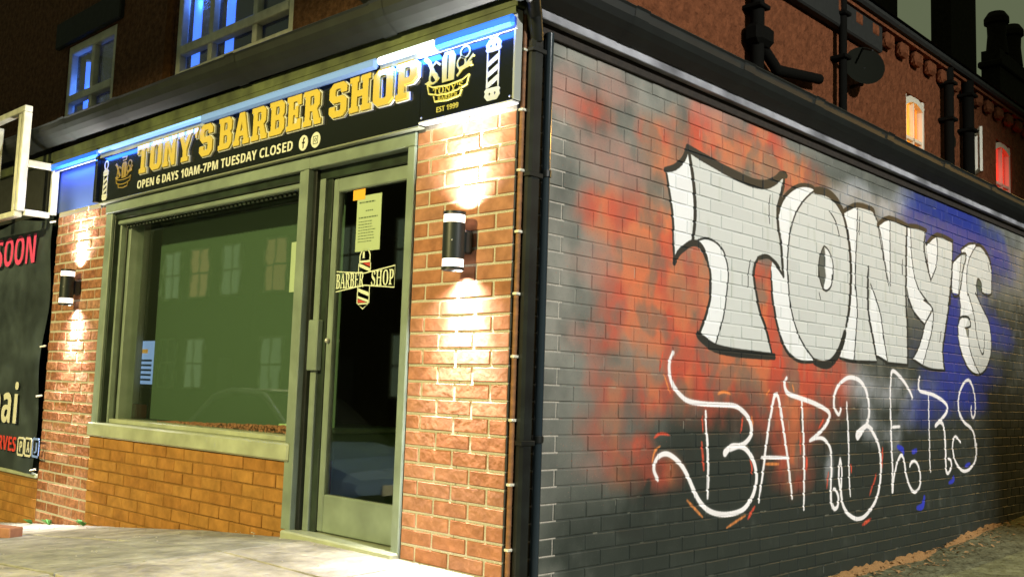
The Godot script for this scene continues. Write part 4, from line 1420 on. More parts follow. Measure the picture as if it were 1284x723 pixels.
func build_door() -> void:
	var d := thing("shop_door", "olive metal glazed door with a notice and a barber pole sticker", "door", Vector3(-1.1, 0.01, -0.06))
	var of: Material = mats["olive_frame"]
	var df: Material = mats["dark_frame"]
	# frame
	part(d, "frame_head", bar(-1.545, -0.664, 1.952, 2.022, -0.12, 0.01), of)
	part(d, "shutter_slot", bar(-1.545, -0.72, 1.895, 1.951, -0.12, -0.045), df)
	part(d, "frame_post", bar(-0.718, -0.664, 0.0, 1.951, -0.12, 0.012), of)
	part(d, "side_channel", bar(-1.545, -1.515, 0.02, 1.951, -0.13, -0.02), mats["black_plastic"])
	part(d, "side_post", bar(-1.513, -1.465, 0.02, 1.9, -0.13, -0.04, 0.006), of)
	part(d, "side_panel", bar(-1.463, -1.412, 0.02, 1.9, -0.13, -0.055), df)
	part(d, "lock_box", bar(-1.515, -1.43, 0.86, 1.13, -0.055, -0.015, 0.006), of)
	part(d, "threshold", bar(-1.58, -0.664, -0.1, 0.024, -0.13, 0.05, 0.008), mats["steel_sill"])
	# leaf
	part(d, "stile", bar(-1.41, -1.365, 0.03, 1.89, -0.1, -0.06, 0.006), of)
	part(d, "stile", bar(-0.742, -0.72, 0.03, 1.89, -0.1, -0.06, 0.004), of)
	part(d, "top_rail", bar(-1.364, -0.743, 1.815, 1.89, -0.1, -0.06, 0.006), of)
	part(d, "kick_panel", bar(-1.364, -0.743, 0.03, 0.222, -0.1, -0.062, 0.006), of)
	part(d, "pane", bar(-1.37, -0.738, 0.215, 1.82, -0.083, -0.077, 0.0), glass)
	part(d, "hinge", MB.new().cyl(Vector3(-1.412, 1.56, -0.055), Vector3(-1.412, 1.66, -0.055), 0.008, 0.008, 10), mats["dark_frame"])
	part(d, "hinge", MB.new().cyl(Vector3(-1.412, 0.35, -0.055), Vector3(-1.412, 0.45, -0.055), 0.008, 0.008, 10), mats["dark_frame"])
	part(d, "knob", MB.new().ball(Vector3(-1.385, 1.02, -0.05), 0.014, 10), flat("knob_steel", lin(0.5, 0.5, 0.45), 0.3, 0.5))
	# typed notice, held by orange tape
	var n := thing("door_notice", "typed paper notice taped inside the door glass with orange tape", "notice", Vector3(-1.11, 1.48, -0.072))
	part(n, "sheet", bar(-1.215, -1.012, 1.482, 1.775, -0.0765, -0.0755, 0.0), mats["paper"])
	part(n, "tape", bar(-1.252, -1.15, 1.757, 1.82, -0.0753, -0.0743, 0.0), flat("orange_tape", lin(0.75, 0.36, 0.03), 0.6))
	var rng := RandomNumberGenerator.new()
	rng.seed = 17
	var rows := [[1.735, 0.13, 0.008], [1.69, 0.06, 0.006], [1.655, 0.155, 0.007]]
	for i in 8:
		rows.append([1.635 - i * 0.015, rng.randf_range(0.1, 0.15), 0.0045])
	for r in rows:
		var m := MB.new()
		var x := -1.195 if r[1] > 0.1 else -1.14
		var e: float = x + r[1]
		while x < e:
			var l := rng.randf_range(0.008, 0.024)
			m.box(Vector3(x, r[0], -0.0754), Vector3(minf(x + l, e), r[0] + r[2], -0.0749))
			x += l + 0.005
		part(n, "print_line", m, mats["ink"])
	# sticker: pole with crossing name band
	var s := thing("door_sticker", "barber pole sticker with a flared name band on the door glass", "sticker", Vector3(-1.127, 1.19, -0.075))
	var wht := flat("sticker_white", lin(0.55, 0.6, 0.45), 0.7)
	var red := flat("sticker_red", lin(0.42, 0.04, 0.03), 0.7)
	var z := -0.0765
	var cx := -1.128
	part(s, "dome", MB.new().band([Vector2(cx - 0.042, 1.435), Vector2(cx - 0.042, 1.46), Vector2(cx - 0.03, 1.482), Vector2(cx, 1.492), Vector2(cx + 0.03, 1.482), Vector2(cx + 0.042, 1.46), Vector2(cx + 0.042, 1.435)], 0.009, z, z + 0.001), wht)
	part(s, "dome_highlight", MB.new().box(Vector3(cx - 0.02, 1.445, z), Vector3(cx - 0.004, 1.478, z + 0.001)), wht)
	for sx in [-1.0, 1.0]:
		for yy in [[1.372, 1.42], [1.21, 1.3]]:
			part(s, "edge_line", MB.new().box(Vector3(cx + sx * 0.049 - 0.003, yy[0], z), Vector3(cx + sx * 0.049 + 0.003, yy[1], z + 0.001)), wht)
	part(s, "collar", MB.new().box(Vector3(cx - 0.046, 1.422, z), Vector3(cx + 0.046, 1.433, z + 0.001)), wht)
	var stripes := [[1.398, 0.0, wht], [1.408, 0.0, red], [1.272, 0.0, wht], [1.235, 0.0, wht], [1.215, 0.0, red]]
	part(s, "stripe", MB.new().plate(PackedVector2Array([Vector2(cx - 0.044, 1.42), Vector2(cx - 0.044, 1.402), Vector2(cx + 0.044, 1.372), Vector2(cx + 0.044, 1.39)]), [], z, z + 0.001), wht)
	part(s, "stripe", MB.new().plate(PackedVector2Array([Vector2(cx - 0.02, 1.42), Vector2(cx + 0.044, 1.398), Vector2(cx + 0.044, 1.42)]), [], z, z + 0.001), red)
	part(s, "stripe", MB.new().plate(PackedVector2Array([Vector2(cx - 0.044, 1.29), Vector2(cx - 0.044, 1.272), Vector2(cx + 0.044, 1.245), Vector2(cx + 0.044, 1.265)]), [], z, z + 0.001), wht)
	part(s, "stripe", MB.new().plate(PackedVector2Array([Vector2(cx - 0.044, 1.25), Vector2(cx - 0.044, 1.238), Vector2(cx + 0.044, 1.212), Vector2(cx + 0.044, 1.226)]), [], z, z + 0.001), wht)
	part(s, "stripe", MB.new().plate(PackedVector2Array([Vector2(cx - 0.044, 1.234), Vector2(cx - 0.044, 1.214), Vector2(cx + 0.03, 1.214)]), [], z, z + 0.001), red)
	part(s, "tip", MB.new().band([Vector2(cx - 0.046, 1.208), Vector2(cx + 0.046, 1.208), Vector2(cx, 1.182)], 0.008, z, z + 0.001, Transform3D(), true), wht)
	# flared band outline
	part(s, "name_band", MB.new().band([Vector2(-1.375, 1.388), Vector2(-1.128, 1.366), Vector2(-0.88, 1.392), Vector2(-0.88, 1.282), Vector2(-1.128, 1.304), Vector2(-1.375, 1.278)], 0.006, z + 0.001, z + 0.0018, Transform3D(), true), wht)
	text(s, "lettering", "BARBER", 0.08, 0.238, Vector3(-1.367, 1.295, z + 0.001), wht, true, true, 0.001)
	text(s, "lettering", "SHOP", 0.08, 0.178, Vector3(-1.066, 1.295, z + 0.001), wht, true, true, 0.001)
	# counter seen inside through the door
	var c := thing("shop_counter", "pale green counter end standing inside behind the door glass", "counter", Vector3(-1.7, 0.0, -0.6))
	part(c, "carcass", bar(-2.1, -1.6, -0.012, 0.52, -0.75, -0.28, 0.01), flat("counter_green", lin(0.24, 0.42, 0.16), 0.5))
	part(c, "worktop", bar(-2.13, -1.57, 0.521, 0.55, -0.78, -0.26, 0.008), flat("counter_top", lin(0.3, 0.48, 0.2), 0.4))

func sash(parent: Node, x0: float, x1: float, y0: float, y1: float, z: float, bars_x: Array, bars_y: Array, m: Material) -> void:
	var w := Node3D.new()
	w.name = "window"
	parent.add_child(w, true)
	w.position = -parent.position
	part(w, "frame", bar(x0, x0 + 0.06, y0, y1, z - 0.06, z, 0.006), m)
	part(w, "frame", bar(x1 - 0.06, x1, y0, y1, z - 0.06, z, 0.006), m)
	part(w, "frame", bar(x0 + 0.06, x1 - 0.06, y1 - 0.08, y1, z - 0.06, z, 0.006), m)
	part(w, "frame", bar(x0 + 0.06, x1 - 0.06, y0, y0 + 0.07, z - 0.06, z, 0.006), m)
	for x in bars_x:
		part(w, "glazing_bar", bar(x - 0.028, x + 0.028, y0 + 0.07, y1 - 0.08, z - 0.055, z - 0.004, 0.005), m)
	for y in bars_y:
		part(w, "transom", bar(x0 + 0.06, x1 - 0.06, y - 0.035, y + 0.035, z - 0.058, z + 0.008, 0.006), m)
	part(w, "pane", bar(x0 + 0.05, x1 - 0.05, y0 + 0.06, y1 - 0.07, z - 0.045, z - 0.04, 0.0), glass)

func build_upper_front() -> void:
	var h := thing("upper_house_front", "dark sooty brick upper storey with pale sash windows above the shop gutter", "house", Vector3(-4.5, 2.7, -0.4))
	var m := MB.new()
	# wall with openings: strips around the windows
	var wins := [[-5.8, -4.83, 2.95, 3.66], [-3.82, -2.27, 2.95, 4.3]]
	var xs := [-12.0, -5.8, -4.83, -3.82, -2.27, -1.5]
	for i in 5:
		if i == 1 or i == 3:
			var wv: Array = wins[0] if i == 1 else wins[1]
			m.box(Vector3(xs[i], wv[3], -0.7), Vector3(xs[i + 1], 6.0, -0.3))
			m.box(Vector3(xs[i], 2.6, -0.7), Vector3(xs[i + 1], wv[2], -0.3))
		else:
			m.box(Vector3(xs[i], 2.6, -0.7), Vector3(xs[i + 1], 6.0, -0.3))
	part(h, "wall", m, mats["sooty_brick"])
	part(h, "side_return", MB.new().box(Vector3(-1.9, 2.6, -1.6), Vector3(-1.5, 6.0, -0.702)).box(Vector3(-2.499, 2.6, -1.9), Vector3(-1.5, 6.0, -1.602)), mats["sooty_brick"])
	part(h, "parapet_roof", MB.new().box(Vector3(-12.0, 6.002, -1.95), Vector3(-1.45, 6.1, -0.25)), mats["slate"])
	part(h, "lintel", bar(-6.0, -4.72, 3.665, 3.9, -0.36, -0.262, 0.01), mats["slate"])
	part(h, "quoin_strip", bar(-3.94, -3.83, 2.7, 5.0, -0.32, -0.275, 0.01), grain("lit_trim_brick", lin(0.16, 0.065, 0.02), 0.9, noises["fine"], 1.4))
	var fr: Material = mats["cream_timber"]
	sash(h, -5.79, -4.84, 2.955, 3.655, -0.31, [-5.3], [3.17], fr)
	sash(h, -3.81, -2.28, 2.955, 4.29, -0.31, [-3.33, -2.75], [3.18], fr)
	# dim rooms behind
	for wv in wins:
		var r := MB.new()
		r.box(Vector3(wv[0] - 0.3, 2.7, -2.2), Vector3(wv[1] + 0.3, wv[3] + 0.2, -2.15))
		r.box(Vector3(wv[0] - 0.35, 2.7, -2.2), Vector3(wv[0] - 0.3, wv[3] + 0.2, -0.702))
		r.box(Vector3(wv[1] + 0.3, 2.7, -2.2), Vector3(wv[1] + 0.35, wv[3] + 0.2, -0.702))
		r.box(Vector3(wv[0] - 0.3, wv[3] + 0.2, -2.2), Vector3(wv[1] + 0.3, wv[3] + 0.25, -0.702))
		r.box(Vector3(wv[0] - 0.3, 2.65, -2.2), Vector3(wv[1] + 0.3, 2.7, -0.702))
		part(h, "room", r, flat("dim_room", lin(0.05, 0.06, 0.05), 0.8))
	# glowing strips added just inside the panes to make the blue bands
	var blue := glow("blue_band_glow", Color(0.28, 0.5, 1.0), 1.6)
	for q in [[-5.68, 2.97, 3.55, "in the small sash window with the dark lintel"], [-3.78, 2.97, 4.2, "at the edge of the wide upstairs window, by the brick strip"], [-3.3, 2.97, 4.2, "behind the glazing bar of the wide upstairs window"]]:
		var t := thing("added_glow_strip", "added upright blue glow strip " + q[3], "glow strip", Vector3(q[0], q[1], -0.45), "added blue glow strips in the upstairs windows")
		part(t, "tube", MB.new().cyl(Vector3(q[0], q[1] + 0.02, -0.45), Vector3(q[0], q[2] - 0.02, -0.45), 0.03, 0.03, 12), blue)
		part(t, "end_cap", MB.new().cyl(Vector3(q[0], q[1], -0.45), Vector3(q[0], q[1] + 0.019, -0.45), 0.034, 0.034, 12), mats["white_paint"])
		part(t, "end_cap", MB.new().cyl(Vector3(q[0], q[2] - 0.019, -0.45), Vector3(q[0], q[2], -0.45), 0.034, 0.034, 12), mats["white_paint"])
		var l := OmniLight3D.new()  # light added along with the strip
		l.name = "added_strip_light"
		l.light_color = Color(0.3, 0.5, 1.0)
		l.light_energy = 0.12
		l.light_size = 0.05
		l.shadow_enabled = true
		l.omni_range = 6.0
		t.add_child(l)
		l.position = Vector3(0.06, (q[2] - q[1]) * 0.5, 0.0)

func build_rear_terrace() -> void:
	var X := -2.5
	var h := thing("rear_terrace", "long orange brick terrace rising behind the shop roof, with lit windows and chimneys", "terrace", Vector3(X, 2.6, -10))
	var wins := [[10.44, 11.14, 4.2, 5.12], [12.7, 13.12, 4.4, 5.16], [14.15, 14.95, 4.2, 5.22]]
	var m := MB.new()
	var z := 0.7
	for wv in wins:
		m.box(Vector3(X - 0.4, 2.6, -wv[0]), Vector3(X, 5.86, -z))
		m.box(Vector3(X - 0.4, 2.6, -wv[1]), Vector3(X, wv[2], -wv[0]))
		m.box(Vector3(X - 0.4, wv[3], -wv[1]), Vector3(X, 5.86, -wv[0]))
		z = wv[1]
	m.box(Vector3(X - 0.4, 2.6, -26), Vector3(X, 5.86, -z))
	m.box(Vector3(X - 0.4, -0.7, -26), Vector3(X, 2.599, -7.32))
	part(h, "wall", m, mats["terrace_brick"])
	part(h, "gable_end", MB.new().box(Vector3(X - 7.0, -0.7, -26.3), Vector3(X, 5.86, -26.002)), mats["terrace_brick"])
	for i in wins.size():
		var wv: Array = wins[i]
		var zc: float = -(wv[0] + wv[1]) * 0.5
		var hw: float = (wv[1] - wv[0]) * 0.5
		var n := Node3D.new()
		n.name = "window"
		h.add_child(n, true)
		n.position = -h.position
		var fr: Material = mats["white_paint"]
		part(n, "frame", MB.new().box(Vector3(X - 0.1, wv[2], zc - hw), Vector3(X - 0.02, wv[3], zc - hw + 0.07), 0.006), fr)
		part(n, "frame", MB.new().box(Vector3(X - 0.1, wv[2], zc + hw - 0.07), Vector3(X - 0.02, wv[3], zc + hw), 0.006), fr)
		# curved head of the frame
		var arc := []
		for k in 9:
			var t := lerpf(-1.0, 1.0, k / 8.0)
			arc.append(Vector2(zc + t * (hw - 0.02), wv[3] - 0.035 - 0.1 * t * t))
		part(n, "frame_head", MB.new().band(arc, 0.09, X - 0.09, X - 0.015, Transform3D(Basis(Vector3(0, 0, 1), Vector3(0, 1, 0), Vector3(1, 0, 0)), Vector3.ZERO)), fr)
		part(n, "meeting_rail", MB.new().box(Vector3(X - 0.09, wv[2] + 0.28, zc - hw + 0.07), Vector3(X - 0.03, wv[2] + 0.33, zc + hw - 0.07), 0.004), fr)
		var blind: Material = [glow("lit_blind_gold", Color(1.0, 0.66, 0.14), 1.25), flat("dim_blind", lin(0.06, 0.08, 0.04), 0.8), glow("lit_blind_red", Color(0.95, 0.16, 0.08), 0.8)][i]
		part(n, "pane", MB.new().box(Vector3(X - 0.075, wv[2], zc - hw + 0.06), Vector3(X - 0.07, wv[3], zc + hw - 0.06)), glass)
		part(n, "blind", MB.new().box(Vector3(X - 0.16, wv[2], zc - hw), Vector3(X - 0.13, wv[3], zc + hw)), blind)
		if i == 0:
			part(n, "curtain", MB.new().box(Vector3(X - 0.128, wv[2], zc - hw + 0.07), Vector3(X - 0.12, wv[3] - 0.1, zc - hw + 0.24)), glow("lit_curtain", Color(0.9, 0.45, 0.08), 0.6))
		if i != 1:
			part(n, "glazing_bar", MB.new().box(Vector3(X - 0.09, wv[2], zc - 0.015), Vector3(X - 0.03, wv[3] - 0.06, zc + 0.015), 0.003), fr)
		if i == 1:
			# casement standing open
			var xf := Transform3D(Basis(Vector3.UP, 0.55), Vector3(X, 0, zc - hw))
			part(n, "open_casement", MB.new().box(Vector3(0, wv[2], 0), Vector3(0.04, wv[3] - 0.05, 0.06), 0.0, xf).box(Vector3(0, wv[2], 0.3), Vector3(0.04, wv[3] - 0.05, 0.36), 0.0, xf).box(Vector3(0, wv[2], 0.061), Vector3(0.04, wv[2] + 0.07, 0.299), 0.0, xf).box(Vector3(0, wv[3] - 0.12, 0.061), Vector3(0.04, wv[3] - 0.05, 0.299), 0.0, xf), fr)
		var wl := OmniLight3D.new()
		if i != 1:
			wl.name = "window_light"
			wl.light_color = Color(1.0, 0.66, 0.2) if i == 0 else Color(1.0, 0.2, 0.1)
			wl.light_energy = 0.15
			wl.light_size = 0.3
			wl.shadow_enabled = true
			n.add_child(wl)
			wl.position = Vector3(X - 0.02, (wv[2] + wv[3]) * 0.5, zc)
	# eaves: corbels, boxed gutter, roof
	for i in 34:
		var zc := -8.2 - i * 0.49
		part(h, "corbel", MB.new().box(Vector3(X + 0.001, 5.52, zc - 0.12), Vector3(X + 0.13, 5.72, zc + 0.12), 0.04), mats["terrace_brick"])
	part(h, "eaves_band", MB.new().box(Vector3(X + 0.001, 5.725, -26), Vector3(X + 0.14, 5.77, -4.0)), mats["terrace_brick"])
	part(h, "eaves_gutter", MB.new().box(Vector3(X + 0.001, 5.775, -26), Vector3(X + 0.22, 5.88, -4.0), 0.03), mats["slate"])
	var roof := MB.new()
	roof.quad(Vector3(X + 0.25, 5.87, -26), Vector3(X + 0.25, 5.87, -0.7), Vector3(X - 3.4, 7.9, -0.7), Vector3(X - 3.4, 7.9, -26), Vector3.UP)
	roof.quad(Vector3(X - 7, 5.87, -26), Vector3(X - 7, 5.87, -0.7), Vector3(X - 3.4, 7.9, -0.7), Vector3(X - 3.4, 7.9, -26), Vector3.UP)
	part(h, "roof", roof, mats["slate"])
	# chimney stacks
	for q in [[-4.4, 12.6, 14.3, 9.6, 0], [-4.4, 16.95, 18.4, 11.0, 0], [-4.4, 19.9, 23.0, 8.75, 2]]:
		var st := part(h, "chimney", MB.new().box(Vector3(q[0] - 0.2, 6.0, -q[2]), Vector3(q[0] + 0.2, q[3], -q[1])).box(Vector3(q[0] - 0.26, q[3] - 0.4, -q[2] - 0.08), Vector3(q[0] + 0.26, q[3] - 0.25, -q[1] + 0.08), 0.03), mats["dark_stack_brick"])
		for k in q[4]:
			part(st, "chimney_pot", MB.new().lathe(Vector3(q[0], q[3], -20.35 - k * 1.05), [[0.24, 0.0], [0.2, 0.45], [0.21, 0.7], [0.27, 0.74], [0.27, 0.86], [0.18, 1.0], [0.0, 1.04]], 14), mats["dark_stack_brick"])
	# soil pipes and gutters on the wall
	for q in [[6.15, 2.6, 5.75, 0.075], [8.2, 2.6, 5.75, 0.05], [11.7, 2.6, 5.75, 0.07], [12.5, 2.6, 5.75, 0.085]]:
		part(h, "downpipe", MB.new().cyl(Vector3(X + 0.13, q[1], -q[0]), Vector3(X + 0.13, q[2], -q[0]), q[3], q[3], 12), mats["matte_black"])
	for q in [[6.15, 0.105], [8.2, 0.08], [11.7, 0.1], [12.5, 0.115]]:
		for y in [4.1, 4.95, 5.5]:
			part(h, "pipe_bracket", MB.new().box(Vector3(X + 0.001, y, -q[0] - q[1]), Vector3(X + 0.13 + q[1], y + 0.05, -q[0] + q[1]), 0.01), mats["matte_black"])
	part(h, "waste_pipe", MB.new().tube([Vector3(X + 0.12, 4.62, -6.2), Vector3(X + 0.12, 4.4, -6.6), Vector3(X + 0.12, 4.55, -7.6)], 0.06, 12), mats["matte_black"])
	part(h, "pipe_collar", MB.new().box(Vector3(X + 0.02, 4.55, -6.36), Vector3(X + 0.24, 4.78, -6.02), 0.05), mats["matte_black"])
	part(h, "eaves_shade_board", MB.new().box(Vector3(X + 0.001, 5.36, -9.4), Vector3(X + 0.12, 5.72, -5.6), 0.02), mats["slate"])  # dark board put in for the shade under the eaves
	part(h, "vent", MB.new().cyl(Vector3(X, 4.75, -12.1), Vector3(X + 0.05, 4.75, -12.1), 0.1, 0.1, 12), mats["dark_stack_brick"])
	# dish
	var d := thing("satellite_dish", "dark round satellite dish on the brick terrace behind the shop roof", "satellite dish", Vector3(X + 0.02, 4.75, -8.7))
	var bowl := MB.new()
	var xf := Transform3D(Basis(Vector3.UP, -0.75) * Basis(Vector3(0, 0, 1), -PI / 2 + 0.2), Vector3(X + 0.2, 4.95, -8.62))
	var prof := []
	for k in 7:
		var r := 0.26 * k / 6.0
		prof.append([r, r * r * 0.6])
	var raw := MB.new().lathe(Vector3.ZERO, prof, 24)
	for i in raw.v.size():
		bowl.vert(xf * raw.v[i], xf.basis * raw.n[i], Vector2.ZERO)
	part(d, "bowl", bowl, flat("dish_grey", lin(0.01, 0.011, 0.008), 0.6))
	part(d, "mount", MB.new().tube([Vector3(X, 4.75, -8.7), Vector3(X + 0.15, 4.75, -8.68), Vector3(X + 0.2, 4.95, -8.64)], 0.025, 8), mats["black_plastic"])
	part(d, "feed_arm", MB.new().tube([xf * Vector3(-0.24, 0.04, 0), xf * Vector3(-0.06, 0.3, 0)], 0.012, 8), mats["black_plastic"])

func build_neighbour() -> void:
	var n := thing("neighbour_shop", "neighbouring shop unit with a low brick wall beside the left pier", "shop", Vector3(-6.5, -0.55, -0.1))
	var slope := func(x: float) -> float: return gy(x, 0.0) - 0.02
	var w := part(n, "stall_riser", MB.new().box(Vector3(-12.0, -0.75, -0.3), Vector3(-4.942, 0.0, -0.0035)), mats["riser_mortar"])
	bond(w, -7.2, -4.945, slope, -0.03, mats["riser_bricks"], 0.006, 19, false, 0.0015)
	part(n, "sill", MB.new().box(Vector3(-12.0, 0.0, -0.2), Vector3(-4.945, 0.035, 0.02), 0.006), mats["steel_sill"])
	part(n, "shopfront", MB.new().box(Vector3(-12.0, 0.036, -0.3), Vector3(-4.945, 2.6, -0.06)), mats["dark_frame"])
	part(n, "blue_lit_board", MB.new().box(Vector3(-5.05, 2.05, -0.055), Vector3(-4.2, 2.44, -0.001)), flat("blue_lit_board", lin(0.03, 0.06, 0.16), 0.5))  # blue of the tube light put into the board colour
	# banner, hung with eyelets, gently bellied
	var b := thing("vinyl_banner", "dark grey vinyl banner with pink and white lettering hung over the neighbouring shopfront", "banner", Vector3(-6.2, 0.03, 0.03))
	var f := func(u: float, v: float) -> Vector3:
		var x := lerpf(-8.2, -4.95, u)
		var y := lerpf(0.035, 2.03, v)
		var zz := 0.03 + 0.01 * sin(u * 9.0) * sin(v * PI) + 0.012 * sin(u * 31.0 + v * 7.0) * sqrt(maxf(v * (1.0 - v) * 4.0, 0.0)) * smoothstep(0.75, 1.0, u) + 0.012 * sin((u - v) * 14.0) * smoothstep(0.6, 1.0, u)
		return Vector3(x, y - 0.02 * sin(u * 22.0) * v, zz)
	var m := MB.new()
	var nu := 90
	var nv := 40
	for i in nu:
		for j in nv:
			var p := []
			var nn := []
			for o in [[0, 0], [1, 0], [1, 1], [0, 1]]:
				var u: float = float(i + o[0]) / nu
				var v: float = float(j + o[1]) / nv
				p.append(f.call(u, v))
				var du: Vector3 = f.call(u + 0.004, v) - f.call(u - 0.004, v)
				var dv: Vector3 = f.call(u, v + 0.004) - f.call(u, v - 0.004)
				nn.append(du.cross(dv).normalized())
			m.stri(p[0], p[1], p[2], nn[0], nn[1], nn[2])
			m.stri(p[0], p[2], p[3], nn[0], nn[2], nn[3])
	part(b, "sheet", m, grain("banner_vinyl", lin(0.07, 0.092, 0.1), 0.38, noises["patch"], 0.5))
	var pink := flat("banner_pink", lin(0.75, 0.07, 0.2), 0.5)
	var wht := flat("banner_white", lin(0.62, 0.6, 0.5), 0.5)
	text(b, "pink_lettering", "SOON", 0.245, 0.84, Vector3(-6.04, 1.665, 0.058), pink, true, false, 0.002)
	text(b, "white_lettering", "nai", 0.33, 0.56, Vector3(-5.87, 0.395, 0.058), wht, true, false, 0.002)
	text(b, "red_lettering", "SERVES", 0.115, 0.56, Vector3(-5.83, 0.18, 0.058), flat("banner_red", lin(0.6, 0.05, 0.04), 0.5), true, false, 0.002)
	for i in 3:
		var x := -5.225 + i * 0.145
		var y := 0.165 + i * 0.004
		var mm: Material = wht if i < 2 else flat("banner_blue", lin(0.2, 0.3, 0.75), 0.5)
		part(b, "icon_frame", MB.new().band([Vector2(x + 0.01, y), Vector2(x + 0.11, y), Vector2(x + 0.12, y + 0.01), Vector2(x + 0.12, y + 0.12), Vector2(x + 0.11, y + 0.13), Vector2(x + 0.01, y + 0.13), Vector2(x, y + 0.12), Vector2(x, y + 0.01)], 0.016, 0.058, 0.061, Transform3D(), true), mm)
		text(b, "icon_lettering", ["P", "A", "J"][i], 0.08, 0.05, Vector3(x + 0.035, y + 0.025, 0.058), mm, true, false, 0.002)
	for q in [[-4.965, 1.97], [-4.965, 1.0], [-4.965, 0.62], [-4.97, 0.06]]:
		part(b, "eyelet_tie", MB.new().tube([Vector3(q[0], q[1], 0.05), Vector3(q[0] + 0.03, q[1] + 0.01, 0.02)], 0.009, 6), wht)
	# empty projecting sign frame of pale timber
	var s := thing("empty_sign_frame", "empty pale timber sign frame projecting above the dark banner", "sign frame", Vector3(-5.6, 2.03, 0.14))
	var t: Material = mats["cream_timber"]
	part(s, "front_post", bar(-5.0, -4.955, 2.03, 2.8, 0.25, 0.31, 0.005), t)
	part(s, "front_post", bar(-5.1, -5.055, 2.03, 2.8, 0.25, 0.3, 0.005), t)
	part(s, "rear_post", bar(-5.0, -4.955, 2.03, 2.44, 0.01, 0.06, 0.005), t)
	part(s, "side_rail", bar(-5.0, -4.955, 2.0, 2.045, 0.061, 0.249, 0.004), t)
	part(s, "side_rail", bar(-5.0, -4.955, 2.38, 2.43, 0.061, 0.249, 0.004), t)
	part(s, "front_rail", bar(-8.0, -4.955, 2.801, 2.85, 0.25, 0.31, 0.005), t)
	part(s, "front_rail", bar(-8.0, -5.001, 1.985, 2.029, 0.25, 0.31, 0.005), t)
	part(s, "inner_post", bar(-5.75, -5.69, 2.03, 2.8, 0.2, 0.249, 0.005), t)
	part(s, "backing_board", bar(-8.0, -5.11, 2.05, 2.8, 0.01, 0.03, 0.0), mats["slate"])

func build_corner_pipes() -> void:
	var d := thing("corner_downpipe", "fat black rainwater downpipe on the painted wall at the shop corner", "downpipe", Vector3(0.055, -0.35, -0.075))
	part(d, "pipe", MB.new().box(Vector3(0.006, -0.38, -0.108), Vector3(0.056, 2.36, -0.036), 0.012), mats["black_plastic"])
	part(d, "outlet", MB.new().tube([Vector3(0.034, 2.34, -0.072), Vector3(0.06, 2.44, -0.03), Vector3(0.1, 2.5, 0.03)], 0.034, 14), mats["black_plastic"])
	for y in [0.56, 1.72, 2.28]:
		part(d, "bracket", MB.new().box(Vector3(0.001, y, -0.118), Vector3(0.061, y + 0.022, -0.03), 0.003), mats["black_plastic"])
	var e := thing("thin_waste_pipe", "thin shiny black waste pipe beside the fat downpipe on the painted wall", "pipe", Vector3(0.03, -0.35, -0.16))
	part(e, "pipe", MB.new().cyl(Vector3(0.027, -0.4, -0.168), Vector3(0.027, 2.4, -0.168), 0.021, 0.021, 16), flat("shiny_black", lin(0.02, 0.03, 0.036), 0.18))
	for y in [0.57, 1.74]:
		part(e, "clip", MB.new().cyl(Vector3(0.027, y, -0.168), Vector3(0.027, y + 0.03, -0.168), 0.0265, 0.0265, 16), mats["black_plastic"])
	var c := thing("brown_conduit", "thin brown conduit running down the brick corner", "conduit", Vector3(0.012, -0.35, -0.018))
	part(c, "conduit", MB.new().cyl(Vector3(0.0125, -0.4, -0.02), Vector3(0.0125, 2.46, -0.02), 0.011, 0.011, 10), grain("brown_conduit", lin(0.3, 0.13, 0.045), 0.7, noises["fine"], 2.0))
	for i in 9:
		part(c, "saddle", MB.new().box(Vector3(0.0006, 0.12 + i * 0.27, -0.034), Vector3(0.0255, 0.132 + i * 0.27, -0.006), 0.002), mats["cream_timber"])

